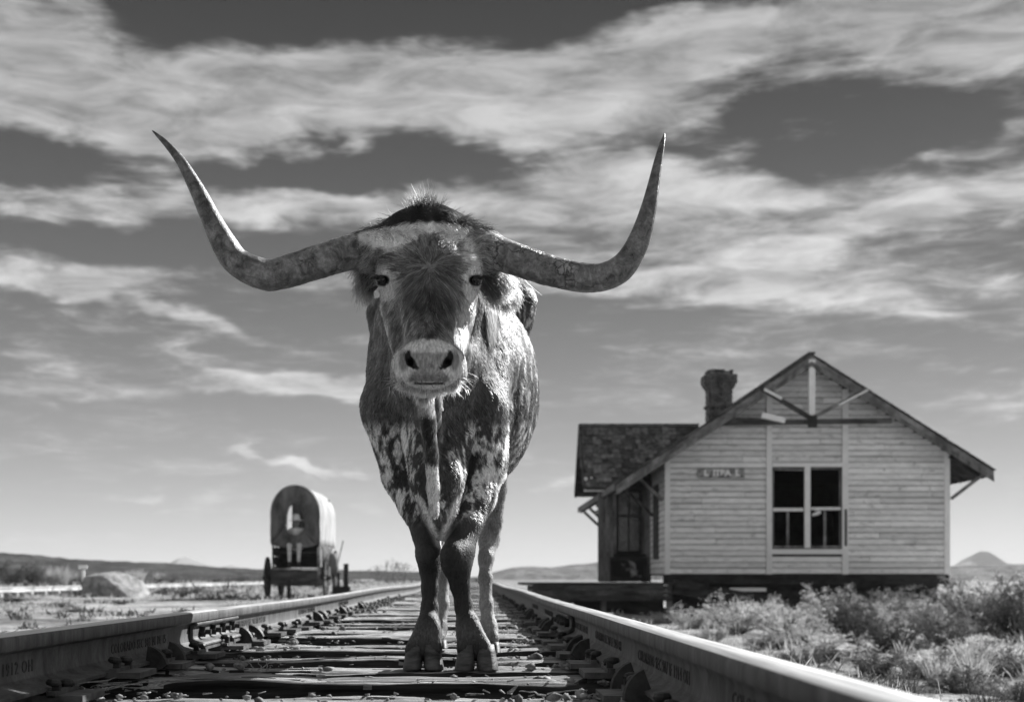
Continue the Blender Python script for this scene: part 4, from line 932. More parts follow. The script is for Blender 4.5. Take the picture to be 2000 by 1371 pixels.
def build_driver():
    xc = wx(575); y = WY+0.42; sz = wz(1072)
    D = empty('person', (xc, y, sz)); tag(D, 'person in white hat and light shirt sitting inside the wagon opening', 'person')
    INV = Matrix.Translation(-Vector(D.location))
    B = Field(np.arange(xc-0.45, xc+0.45, 0.012), np.arange(y-0.75, y+0.32, 0.012), np.arange(sz-0.75, sz+1.0, 0.012))
    v = lambda a, b, c: (xc+a, y+b, sz+c)
    B.cone(v(0, 0.02, 0.10), v(0, 0.03, 0.30), 0.15, 0.13, 0.05); B.cone(v(0, 0.03, 0.30), v(0, 0.02, 0.48), 0.13, 0.15, 0.05)
    B.cone(v(-0.15, 0.02, 0.50), v(0.15, 0.02, 0.50), 0.07, 0.07, 0.05); B.cone(v(0, 0.02, 0.52), v(0, 0.0, 0.66), 0.055, 0.05, 0.02)
    B.ball(v(0, -0.01, 0.74), (0.075, 0.095, 0.115), 0.02); B.cone(v(0, -0.10, 0.735), v(0, -0.118, 0.715), 0.013, 0.017, 0.01); B.ball(v(0, -0.04, 0.665), (0.045, 0.05, 0.03), 0.02)
    for s in (-1, 1):
        B.ball(v(s*0.078, 0.0, 0.735), (0.012, 0.022, 0.032), 0.008)
        B.ball(v(s*0.03, -0.10, 0.755), (0.014, 0.012, 0.009), 0.008, cut=True)
        B.cone(v(s*0.19, 0.02, 0.49), v(s*0.23, -0.06, 0.23), 0.06, 0.045, 0.03); B.cone(v(s*0.23, -0.06, 0.23), v(s*0.09, -0.28, 0.19), 0.045, 0.033, 0.02)
        B.ball(v(s*0.055, -0.32, 0.19), (0.04, 0.045, 0.025), 0.02)
        for k in range(4): B.cone(v(s*(0.03+0.012*k), -0.345, 0.20-0.012*k), v(s*(0.02+0.010*k), -0.385+0.006*k, 0.175-0.010*k), 0.010, 0.009, 0.006)
        B.cone(v(s*0.04, -0.31, 0.21), v(s*0.015, -0.345, 0.222), 0.011, 0.009, 0.008)
        B.cone(v(s*0.09, -0.02, 0.07), v(s*0.13, -0.44, 0.10), 0.09, 0.065, 0.04); B.cone(v(s*0.13, -0.44, 0.10), v(s*0.12, -0.50, -0.36), 0.065, 0.042, 0.03)
        B.cone(v(s*0.12, -0.50, -0.38), v(s*0.13, -0.64, -0.42), 0.045, 0.035, 0.02)
    V, Q = B.surface(); V = relax(V, Q, 1, 0.4)
    me = np_mesh('body', V, Q, True); me.transform(INV)
    rel = V-np.array((xc, y, sz)); mid = rel[Q].mean(1)
    mats = [mat('white_shirt', 0.55, 0.75, 9, 0.85, 0.2), mat('skin', 0.16, 0.22, 9, 0.6, 0.1), mat('light_trousers', 0.40, 0.6, 9, 0.9, 0.3), M_BLACKW]
    for m in mats: me.materials.append(m)
    idx = np.zeros(len(Q), np.int32); idx[(mid[:, 2] > 0.57)] = 1
    idx[(np.abs(mid[:, 0]) < 0.13) & (mid[:, 1] < -0.26) & (mid[:, 2] > 0.13)] = 1
    idx[(mid[:, 2] < 0.15) & ~((mid[:, 1] < -0.26) & (mid[:, 2] > 0.16))] = 2; idx[mid[:, 2] < -0.33] = 3
    me.polygons.foreach_set('material_index', idx)
    link_mesh('body', me, None, D)
    mb = MB(); mb.lathe([(0.0, 0.94), (0.05, 0.945), (0.085, 0.91), (0.10, 0.82), (0.105, 0.80), (0.20, 0.775), (0.205, 0.782), (0.11, 0.792)], (xc, y-0.01, sz), 24)
    o = mb.build('hat', mat('white_felt', 0.82, 0.9, 8, 0.85, 0.1), D, True); o.data.transform(INV)
# ------------------------------------------------------------------ smooth-union modelling of bodies
class Field:
    def __init__(s, xs, ys, zs):
        s.ax = [np.asarray(a, np.float32) for a in (xs, ys, zs)]
        s.f = np.full([len(a) for a in s.ax], 0.2, np.float32)
    def _sub(s, lo, hi, k):
        sl = []
        for a, l, h in zip(s.ax, lo, hi):
            i0 = np.searchsorted(a, l-k-0.02); i1 = np.searchsorted(a, h+k+0.02)
            if i1 <= i0: return None
            sl.append(slice(i0, i1))
        sl = tuple(sl)
        g = np.meshgrid(*[a[q] for a, q in zip(s.ax, sl)], indexing='ij', sparse=True)
        return sl, g
    def _put(s, sl, d, k, cut):
        f = s.f[sl]
        if cut:
            d = -d; h = np.clip(0.5-0.5*(d-f)/k, 0, 1); s.f[sl] = d*(1-h)+f*h+k*h*(1-h)
            s.f[sl] = np.where(d < -0.5, f, s.f[sl])
        else:
            h = np.clip(0.5+0.5*(d-f)/k, 0, 1); s.f[sl] = d*(1-h)+f*h-k*h*(1-h)
    def cone(s, a, b, ra, rb, k=0.03, sx=1.0, cut=False):
        """tapered capsule; sx < 1 flattens it in x about its own axis"""
        a = np.array(a, np.float32); b = np.array(b, np.float32); m = max(ra, rb)*max(1, sx)
        q = s._sub(np.minimum(a, b)-m, np.maximum(a, b)+m, k)
        if q is None: return
        sl, (X, Y, Z) = q
        ab = b-a; L2 = float(ab@ab)+1e-9
        t = np.clip(((X-a[0])*ab[0]+(Y-a[1])*ab[1]+(Z-a[2])*ab[2])/L2, 0, 1)
        dx = (X-a[0]-t*ab[0])/sx; dy = Y-a[1]-t*ab[1]; dz = Z-a[2]-t*ab[2]
        d = np.sqrt(dx*dx+dy*dy+dz*dz)-(ra+(rb-ra)*t)
        s._put(sl, d*min(1.0, sx), k, cut)
    def ball(s, c, r, k=0.03, rot=None, cut=False):
        """ellipsoid with radii r; rot is a 3x3 matrix whose columns are its axes"""
        c = np.array(c, np.float32); r = np.array(r if np.ndim(r) else (r, r, r), np.float32); m = float(r.max()) if rot is not None else r
        q = s._sub(c-m, c+m, k)
        if q is None: return
        sl, (X, Y, Z) = q
        x, y, z = X-c[0], Y-c[1], Z-c[2]
        if rot is not None:
            M = np.array(rot, np.float32)
            x, y, z = (M[0, i]*x+M[1, i]*y+M[2, i]*z for i in range(3))
        k0 = np.sqrt((x/r[0])**2+(y/r[1])**2+(z/r[2])**2); k1 = np.sqrt((x/r[0]**2)**2+(y/r[1]**2)**2+(z/r[2]**2)**2)+1e-6
        s._put(sl, k0*(k0-1)/k1, k, cut)
    def surface(s):
        """surface nets"""
        f = s.f; ins = f < 0
        nx, ny, nz = f.shape
        c = [ins[i:nx-1+i, j:ny-1+j, k:nz-1+k] for i in (0, 1) for j in (0, 1) for k in (0, 1)]
        al = c[0].copy(); an = c[0].copy()
        for q in c[1:]: al &= q; an |= q
        act = an & ~al
        I, J, K = np.nonzero(act)
        idx = np.full(act.shape, -1, np.int32); idx[I, J, K] = np.arange(len(I))
        acc = np.zeros((len(I), 3), np.float64); cnt = np.zeros(len(I))
        axs = s.ax
        def co(i, j, k): return np.stack([axs[0][i], axs[1][j], axs[2][k]], 1).astype(np.float64)
        corners = [(i, j, k) for i in (0, 1) for j in (0, 1) for k in (0, 1)]
        for a in range(8):
            for b in range(a+1, 8):
                A, B = corners[a], corners[b]
                if sum(abs(p-q) for p, q in zip(A, B)) != 1: continue
                fa = f[I+A[0], J+A[1], K+A[2]]; fb = f[I+B[0], J+B[1], K+B[2]]
                m = (fa < 0) != (fb < 0)
                t = (fa/(fa-fb+1e-12))[m][:, None]
                acc[m] += co(I[m]+A[0], J[m]+A[1], K[m]+A[2])*(1-t)+co(I[m]+B[0], J[m]+B[1], K[m]+B[2])*t
                cnt[m] += 1
        V = acc/cnt[:, None]
        Q = []
        def quads(e0, e1, offs):
            m = np.nonzero(e0 != e1); flip = e0[m]
            return m, flip
        # edges along x, y, z
        for ax in range(3):
            sl0 = [slice(1, -1)]*3; sl1 = [slice(1, -1)]*3
            sl0[ax] = slice(0, -1); sl1[ax] = slice(1, None)
            e0 = ins[tuple(sl0)]; e1 = ins[tuple(sl1)]
            m = np.nonzero(e0 != e1); fl = e0[m]
            base = [q+1 for q in m]; base[ax] = m[ax]
            u, w = [(1, 2), (2, 0), (0, 1)][ax]
            def cell(du, dw):
                q = [b.copy() for b in base]; q[u] = q[u]+du; q[w] = q[w]+dw
                return idx[q[0], q[1], q[2]]
            q = np.stack([cell(-1, -1), cell(0, -1), cell(0, 0), cell(-1, 0)], 1)
            q[~fl] = q[~fl][:, ::-1]
            Q.append(q)
        Q = np.concatenate(Q); Q = Q[(Q >= 0).all(1)]
        return V, Q
def relax(V, Q, it=1, lam=0.5):
    for _ in range(it):
        acc = np.zeros_like(V); cnt = np.zeros(len(V))
        for a, b in ((0, 1), (1, 2), (2, 3), (3, 0)):
            for p, q in ((a, b), (b, a)):
                for ch in range(3): acc[:, ch] += np.bincount(Q[:, p], V[Q[:, q], ch], len(V))
                cnt += np.bincount(Q[:, p], minlength=len(V))
        V = V+lam*(acc/np.maximum(cnt, 1)[:, None]-V)
    return V
def normals_of(V, Q):
    n = np.cross(V[Q[:, 2]]-V[Q[:, 0]], V[Q[:, 3]]-V[Q[:, 1]])
    N = np.zeros_like(V)
    for k in range(4):
        for ch in range(3): N[:, ch] += np.bincount(Q[:, k], n[:, ch], len(V))
    return N/(np.linalg.norm(N, axis=1)[:, None]+1e-12)
def rpx(r, Y): return r*Y/F

# ------------------------------------------------------------------ longhorn steer
HX = -0.125                                               # the middle of its face
def nostril_line(sx):
    return [(838+sx*40, 687, 2.6), (838+sx*42, 697, 5.4), (838+sx*36, 707.5, 7.6), (838+sx*28, 715.5, 5.0), (838+sx*22.5, 719, 2.2)]
def steer_field():
    ax_x = np.concatenate([np.arange(-0.50, -0.31, 0.008), np.arange(-0.31, 0.14, 0.0048), np.arange(0.14, 0.40, 0.009)])
    ax_y = np.concatenate([np.arange(3.50, 4.12, 0.0050), np.arange(4.12, 4.6, 0.0075), np.arange(4.6, 6.0, 0.016)])
    ax_z = np.arange(0.005, 1.50, 0.0058)
    B = Field(ax_x, ax_y, ax_z)
    # trunk
    B.ball((-0.045, 5.05, 0.97), (0.285, 0.62, 0.375), 0.05)
    B.ball((-0.13, 4.62, 0.98), (0.215, 0.40, 0.36), 0.08)
    B.ball((-0.12, 4.70, 1.18), (0.11, 0.38, 0.18), 0.08)
    B.ball((-0.09, 5.52, 1.12), (0.25, 0.30, 0.26), 0.08)
    for px, py, r in ((748, 612, 0.055), (1013, 590, 0.062)):
        c = P(px, py, 5.45); B.cone(c, c+np.array((0.0, 0.14, -0.02)), r, r*0.9, 0.06)
        B.cone(c, c+np.array((0.0, 0.02, -0.05)), r*0.95, r*0.9, 0.05)
        B.cone(c+np.array((-0.03 if px > 900 else 0.03, 0.1, -0.1)), (0.05 if px > 900 else -0.22, 5.5, 0.8), 0.07, 0.085, 0.08)
    B.cone((-0.26, 5.52, 1.31), (0.08, 5.52, 1.31), 0.085, 0.085, 0.08)
    for sx_ in (-0.25, 0.09): B.cone((sx_, 5.45, 1.30), (-0.06, 4.85, 1.24), 0.09, 0.11, 0.08)
    # neck and throat
    B.cone((HX, 4.05, 1.18), (-0.115, 4.55, 1.12), 0.115, 0.20, 0.07)
    B.cone((HX-0.005, 4.0, 1.02), (-0.118, 4.42, 0.90), 0.085, 0.19, 0.07)
    # shoulders and chest
    B.cone(P(790, 690, 4.55), P(762, 795, 4.36), rpx(54, 4.5), rpx(52, 4.36), 0.06)
    B.cone(P(762, 800, 4.36), P(792, 920, 4.40), rpx(50, 4.36), rpx(47, 4.4), 0.05)
    B.cone(P(948, 700, 4.55), P(930, 800, 4.36), rpx(60, 4.5), rpx(56, 4.36), 0.06)
    B.cone(P(930, 800, 4.36), P(942, 905, 4.40), rpx(56, 4.36), rpx(46, 4.4), 0.05)
    B.cone(P(845, 800, 4.27), P(850, 930, 4.20), rpx(55, 4.27), rpx(46, 4.2), 0.06)
    B.cone(P(850, 930, 4.20), P(858, 1018, 4.22), rpx(46, 4.2), rpx(22, 4.2), 0.04)
    B.cone(P(858, 1018, 4.22), P(861, 1044, 4.24), rpx(22, 4.2), rpx(12, 4.2), 0.03)
    # folds of the pectoral muscles
    B.cone(P(800, 850, 4.26), P(838, 1005, 4.22), rpx(20, 4.2), rpx(12, 4.2), 0.03)
    B.cone(P(905, 860, 4.26), P(880, 1000, 4.22), rpx(20, 4.2), rpx(14, 4.2), 0.03)
    B.cone(P(985, 790, 4.6), P(976, 930, 4.5), rpx(12, 4.6), rpx(12, 4.5), 0.035)
    B.cone(P(826, 870, 4.1), P(842, 1000, 4.12), 0.012, 0.010, 0.03, cut=True)
    B.cone(P(868, 860, 4.1), P(872, 1010, 4.12), 0.012, 0.010, 0.03, cut=True)
    # dewlap
    d = [P(830, 772, 3.80), P(834, 820, 3.93), P(842, 890, 4.06), P(846, 950, 4.10), P(849, 1000, 4.12)]
    for i in range(4): B.cone(d[i], d[i+1], rpx(12.5, 4.0), rpx(12, 4.0) if i < 3 else rpx(9, 4.0), 0.012)
    for i in range(3): B.cone(d[i]+np.array((0, 0.05, 0.0)), d[i+1]+np.array((0, 0.05, 0.0)), 0.015, 0.016, 0.03)
    B.cone(P(836, 735, 3.92), P(838, 820, 4.10), 0.030, 0.040, 0.04)
    # front legs: (px, py, half width in px) down the middle of each leg
    def leg(pts, Ys, k=0.02):
        for (a, b, ya, yb) in zip(pts[:-1], pts[1:], Ys[:-1], Ys[1:]):
            B.cone(P(a[0], a[1], ya), P(b[0], b[1], yb), rpx(a[2], ya), rpx(b[2], yb), k)
    leg([(790, 930, 44), (814, 985, 34), (833, 1040, 27.5), (838, 1082, 24), (839, 1112, 18), (839, 1148, 14.5), (839, 1188, 15.5), (836, 1226, 22), (833, 1246, 22)],
        [4.42, 4.38, 4.33, 4.30, 4.29, 4.285, 4.28, 4.27, 4.26])
    leg([(944, 905, 44), (930, 968, 38), (911, 1025, 29), (896, 1080, 28.5), (893, 1106, 26), (898, 1140, 18), (906, 1185, 16), (914, 1226, 22), (921, 1246, 22)],
        [4.42, 4.36, 4.28, 4.22, 4.21, 4.225, 4.235, 4.24, 4.23])
    B.ball(P(885, 1086, 4.19), (rpx(25, 4.2), 0.05, rpx(31, 4.2)), 0.02)
    B.ball(P(838, 1084, 4.27), (rpx(22, 4.2), 0.045, rpx(28, 4.2)), 0.02)
    for (x, xe, Yv) in ((822, 806, 4.235), (848, 849, 4.235), (904, 907, 4.20), (928, 948, 4.20)):         # the two toes above each hoof
        B.cone(P(x, 1228, Yv), P(xe, 1268, Yv-0.02), rpx(13.0, 4.2), rpx(15.0, 4.2), 0.014)
    for (xa, xb, Yv) in ((836, 829, 4.25), (914, 925, 4.215)): B.cone(P(xa, 1215, Yv), P(xb, 1272, Yv-0.012), rpx(21, 4.2), rpx(20, 4.2), 0.015)
    for (xa, xb, Yv) in ((835, 828, 4.17), (916, 928, 4.135)): B.cone(P(xa, 1248, Yv+0.02), P(xb, 1300, Yv-0.01), 0.004, 0.007, 0.010, cut=True)
    for (xd, Yd) in ((822, 4.36), (852, 4.36), (898, 4.32), (930, 4.32)): B.cone(P(xd, 1238, Yd-0.04), P(xd, 1248, Yd-0.01), 0.014, 0.010, 0.01)   # dewclaws
    # hind legs
    leg([(958, 900, 42), (962, 955, 27), (960, 1018, 20), (955, 1056, 19), (949, 1090, 14.5), (948, 1130, 13), (950, 1180, 13), (955, 1225, 15.5), (962, 1246, 14)],
        [5.35, 5.40, 5.42, 5.42, 5.36, 5.32, 5.28, 5.25, 5.22])
    leg([(850, 900, 55), (838, 960, 36), (846, 1020, 23), (856, 1058, 19), (861, 1092, 14), (864, 1130, 13), (864, 1180, 13), (858, 1225, 15), (856, 1246, 14)],
        [5.45, 5.55, 5.60, 5.60, 5.54, 5.48, 5.44, 5.40, 5.36])
    # ---- head: skull, brows, nose, cheeks, muzzle
    B.ball(P(838, 500, 3.99), (0.132, 0.13, 0.125), 0.05)
    B.ball(P(836, 466, 4.0), (0.185, 0.085, 0.050), 0.05)
    B.ball(P(836, 440, 4.0), (0.10, 0.075, 0.035), 0.05)
    B.cone(P(836, 440, 4.0), P(836, 460, 3.96), 0.05, 0.075, 0.05)
    for sx in (-1, 1):
        cx = 838
        B.cone(P(cx+sx*88, 490, 4.0), P(cx+sx*(112 if sx > 0 else 124), 491, 3.975), rpx(39, 4.0), rpx(39, 4.0), 0.03)         # base of the horn
        B.ball(P(cx+sx*77, 524, 3.885), (0.036, 0.045, 0.043), 0.035)                                      # brow
        B.cone(P(cx+sx*73, 556, 3.90), P(cx+sx*62, 600, 3.88), 0.036, 0.038, 0.04)                         # below the eye
        B.cone(P(cx+sx*58, 590, 3.97), P(cx+sx*34, 700, 3.80), 0.052, 0.038, 0.04)                         # cheek
        B.cone(P(cx+sx*50, 600, 4.02), P(cx+sx*28, 735, 3.80), 0.052, 0.030, 0.04)                          # jaw
        B.ball(P(cx+sx*46, 715, 3.688), (0.038, 0.045, 0.052), 0.025)                                      # flank of the muzzle
        B.ball(P(cx+sx*46, 734, 3.69), (0.036, 0.04, 0.026), 0.02)
    B.cone(P(838, 530, 3.905), P(838, 690, 3.70), 0.086, 0.044, 0.05)
    B.ball(P(838, 545, 3.88), (0.10, 0.06, 0.09), 0.05)
    B.cone(P(838, 600, 3.80), P(838, 690, 3.685), 0.062, 0.052, 0.04)
    B.ball(P(838, 716, 3.675), (0.073, 0.052, 0.060), 0.02)
    ridge = [(776, 722), (783, 697), (800, 681), (822, 677), (838, 677), (854, 677), (876, 681), (893, 697), (900, 722)]
    for (qa, qb) in zip(ridge[:-1], ridge[1:]):                                                            # rim round the nostrils
        ya, yb = (3.672+0.0009*abs(q[0]-838)*0.55 for q in (qa, qb)); B.cone(P(qa[0], qa[1], ya), P(qb[0], qb[1], yb), rpx(9, 3.66), rpx(9, 3.66), 0.008)
    B.ball(P(837, 752, 3.70), (0.054, 0.045, 0.013), 0.010)                                                # lower lip
    B.ball(P(837, 749, 3.745), (0.050, 0.05, 0.022), 0.02)
    B.cone(P(812, 747, 3.635), P(838, 750, 3.632), 0.0035, 0.0042, 0.004, cut=True); B.cone(P(838, 750, 3.632), P(864, 747, 3.635), 0.0042, 0.0035, 0.004, cut=True)                   # mouth
    B.cone(P(790, 741, 3.65), P(812, 747, 3.635), 0.0025, 0.0035, 0.004, cut=True)
    B.cone(P(886, 741, 3.65), P(864, 747, 3.635), 0.0025, 0.0035, 0.004, cut=True)
    for sx in (-1, 1):
        nq = nostril_line(sx)                                                                                  # nostril: a comma drawn out upwards
        for (qa, qb) in zip(nq[:-1], nq[1:]):
            B.cone(P(qa[0], qa[1], 3.640), P(qb[0], qb[1], 3.640), rpx(qa[2], 3.64), rpx(qb[2], 3.64), 0.004, cut=True)
            B.cone(P(qa[0], qa[1], 3.66), P(qb[0]+sx*2, qb[1]-2, 3.66), rpx(qa[2]*0.9, 3.64), rpx(qb[2]*0.9, 3.64), 0.004, cut=True)
        e = P(838+sx*92, 548, 3.865)
        B.ball(e+np.array((sx*0.006, -0.012, 0)), (0.022, 0.022, 0.016), 0.012, cut=True)                     # eye socket
        B.cone(e+np.array((-sx*0.022, -0.016, 0.008)), e+np.array((sx*0.012, -0.018, 0.0165)), 0.0055, 0.0065, 0.005)  # upper lid
        B.cone(e+np.array((-sx*0.018, -0.014, -0.013)), e+np.array((sx*0.012, -0.012, -0.016)), 0.005, 0.005, 0.006)
    # ears, laid back below the horns
    B.cone(P(948, 528, 4.04), P(985, 556, 4.20), 0.042, 0.036, 0.03)
    B.cone(P(985, 556, 4.20), P(1003, 566, 4.32), 0.036, 0.014, 0.02)
    B.cone(P(730, 530, 4.04), P(722, 545, 4.20), 0.036, 0.030, 0.03)
    B.cone(P(722, 545, 4.20), P(726, 552, 4.34), 0.030, 0.014, 0.02)
    return B
COW = empty('longhorn_steer', (-0.08, 4.6, 0.0))
tag(COW, 'speckled longhorn steer with wide upswept horns walking along the ties', 'steer')
COWM = Matrix.Translation(-COW.location)
def cow_part(name, me, mt, smooth=True):
    me.transform(COWM)
    return link_mesh(name, me, mt, COW)

def coat_value(p, jit=0.0):
    """albedo of the coat at points p (world metres): brown hide, white blaze, speckled shoulders, dark legs"""
    X, Y, Z = p[:, 0], p[:, 1], p[:, 2]
    nz = lambda s, o=3, off=0.0: fbm(p*s+off, o)
    u = 926+X/Y*2657; v = 1127-(Z-0.285)/Y*2657               # chart of the markings on face and chest
    s, t = u, v
    streak = fbm(p*np.array((130, 130, 34.0)), 3)
    spot = fbm(p*np.array((42, 42, 20.0))+5, 3)
    # ---- body
    body = 0.105+0.14*(nz(9, 4)-0.5)+0.12*(streak-0.5)  # hide of neck and chest kept darker than the face, as painted shade
    flank = sst(-0.02, 0.10, X)*sst(4.35, 4.6, Y)
    roan = 0.03+0.34*sst(0.51, 0.66, fbm(p*np.array((110, 30, 17.0)), 4))
    body = body*(1-flank)+roan*flank
    # pale side of the neck with one dark patch
    neck = sst(0.0, 0.05, X)*sst(1.02, 1.10, Z)*sst(4.75, 4.55, Y)
    body = body*(1-neck)+(0.07+0.7*np.clip(streak-0.49, 0, 1)+0.05*(nz(40, 2)-0.5))*neck
    dk = np.exp(-(((X-0.045-0.10*(1.02-Z))/0.05)**2+((Z-0.98)/0.13)**2))*sst(4.6, 4.4, Y)
    body = body*(1-np.clip(dk*1.4, 0, 1))+0.035*np.clip(dk*1.4, 0, 1)
    # speckles low on the shoulders and brisket
    low = sst(815, 850, t)*sst(1035, 985, t)*sst(5.0, 4.6, Y)
    mid = np.exp(-((s-852-(t-900)*0.02)/34)**2)*sst(1000, 930, t)
    edge = sst(0.515-0.05*sst(20, 110, np.abs(s-850)), 0.565, 0.60*spot+0.40*streak)
    body = body*(1-low)+low*((1-edge*(1-0.85*mid))*0.06+edge*(1-0.85*mid)*0.86)
    vv = np.exp(-((np.abs(s-858)-((1062-t)*0.42))/8.0)**2)*sst(955, 985, t)*sst(1075, 1062, t)*sst(4.5, 4.35, Y)*sst(0.3, 0.42, spot+0.1*(t > 1020))
    # legs
    legf = sst(1000, 1040, t+22*(spot-0.5))*sst(4.8, 4.6, Y)
    body = body*(1-legf)+(0.036+0.05*(nz(14, 3)-0.5)+0.06*np.exp(-((t-1235)/24)**2))*legf
    hind = sst(4.95, 5.1, Y)*sst(880, 930, t)
    body = body*(1-hind)+(0.24+0.40*(nz(13, 4)-0.45))*hind
    body = np.maximum(body, 0.82*vv)
    # dewlap edge: white with two dark stretches
    dl = np.exp(-((s-(830+(t-772)*0.08))/14)**6)*sst(4.16, 4.10, Y+0.00035*(1000-t)*0)*sst(765, 775, t)*sst(1012, 1000, t)*(Y < 4.085+0.0002*(t-772))
    dlv = 0.88-0.80*sst(800, 815, t+25*(spot-0.5))*sst(912, 900, t+25*(spot-0.5))-0.3*sst(0.5, 0.6, streak)*sst(880, 800, t)
    body = body*(1-dl)+dlv*dl
    # ---- face
    head = sst(4.16, 4.08, Y)*sst(0.88, 0.93, Z+0.22*sst(3.84, 3.80, Y))
    face = 0.24+0.26*(nz(11, 4, 3)-0.5)+0.22*(streak-0.5)
    face = face*(1-0.65*np.exp(-(((u-842)/38)**2+((v-600)/42)**2)))
    face = face*(1-0.85*np.exp(-(((u-838)/14)**2+((v-655)/14)**2)))
    face = face*(1-0.5*np.exp(-(((u-880)/14)**2+((v-625)/25)**2)))
    lo = 480+5*np.sin(u*0.06)-22*np.exp(-((u-845)/34)**2)+12*np.exp(-((u-770)/18)**2)+34*(spot-0.5)
    up = 434+0.0012*(u-838)**2*(1+0.1*(u > 838))+12*(streak-0.5)
    face = face*(1+0.8*sst(92, 108, np.abs(u-838)))  # sides of the head lightened to offset the shade under the horns
    band = sst(lo+5, lo-5, v)*sst(up-4, up+4, v)*sst(925, 905, u+20*(spot-0.5))
    top = sst(up+3, up-5, v)
    face = face*(1-top)+0.022*top
    face = face*(1-band)+0.84*band
    ring = lambda cu, cv, ru, rv: ((u-cu)/ru)**2+((v-cv)/rv)**2
    le = sst(1.5, 0.5, ring(762, 560, 26, 44))*sst(0.34, 0.56, spot+0.2); face = face*(1-le)+(0.56+0.4*(streak-0.5))*le
    re = sst(1.3, 0.45, ring(917, 520, 23, 50)+1.6*(spot-0.5))*sst(0.35, 0.45, streak+0.12); face = face*(1-re)+0.68*re
    rl = sst(1.4, 0.4, ring(915, 590, 20, 40))*sst(0.42, 0.55, spot+0.1); face = face*(1-rl)+(0.52+0.4*(streak-0.5))*rl
    mz = np.sqrt(ring(838, 716, 66, 50)); front = sst(3.80, 3.74, Y)
    white = sst(1.12, 1.02, mz+0.22*(streak-0.5))*front; face = face*(1-white)+(0.64+0.25*(streak-0.5))*white
    lcheek_rim = sst(7, 2, np.abs(u-(741+0.27*(v-600))))*sst(590, 615, v)*sst(735, 700, v)*(Y < 3.98)*(X < HX); face = face*(1-lcheek_rim)+0.6*lcheek_rim  # pale line on the left cheek: rim light painted into the coat
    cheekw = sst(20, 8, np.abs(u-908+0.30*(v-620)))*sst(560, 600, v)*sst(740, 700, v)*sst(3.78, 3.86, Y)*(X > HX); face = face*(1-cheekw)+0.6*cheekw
    half = 37-17*np.exp(-((v-718)/12)**2)+2*(v > 718); nose = 1.0*sst(half+3, half-2, np.abs(u-838))*sst(687, 690.5, v+2*(spot-0.5))*sst(748, 743, v)*front; face = face*(1-nose)+(0.33-0.12*sst(722, 742, v)+0.14*(vnoise(p*420)-0.5)+0.14*(nz(60, 2)-0.5))*nose
    for sx in (-1, 1):
        no = sst(1.2, 0.6, np.sqrt(ring(838+sx*50, 704, 11, 23)))*front          # soft shade painted on the wing of the nostril
        face = face*(1-0.75*no)+0.10*0.75*no
        nq = nostril_line(sx); dd = np.full(len(u), 99.0)
        for (qa, qb) in zip(nq[:-1], nq[1:]):
            ex, ey = qb[0]-qa[0], qb[1]-qa[1]; tt = np.clip(((u-qa[0])*ex+(v-qa[1])*ey)/(ex*ex+ey*ey), 0, 1)
            dd = np.minimum(dd, np.hypot(u-qa[0]-tt*ex, v-qa[1]-tt*ey)-(qa[2]+tt*(qb[2]-qa[2])))
        nn = sst(2.0, 0.3, dd)*front
        face = face*(1-nn)+0.015*nn
        ey = sst(1.2, 1.0, np.sqrt(ring(838+sx*91, 548, 12.5, 10.5)))
        face = face*(1-ey)+0.02*ey
    mo = sst(3.2, 1.4, np.abs(v-749.5+0.0012*(u-838)**2))*sst(34, 26, np.abs(u-838))*front; face = face*(1-mo)+0.02*mo
    chin = sst(752.5, 756, v+0.0012*(u-838)**2)*front; face = face*(1-chin)+0.7*chin
    ear = sst(100, 112, np.abs(u-838))*sst(505, 520, v)
    out = body*(1-head)+face*head
    earp = sst(104, 116, np.abs(u-838))*sst(1.06, 1.1, Z)*sst(1.22, 1.19, Z)*sst(4.0, 4.05, Y)*sst(4.45, 4.40, Y)*sst(0.07, 0.10, np.abs(X-HX)-0.05)
    out = out*(1-earp)+(0.16+0.2*(streak-0.4))*earp
    return np.clip(out, 0.015, 0.85)

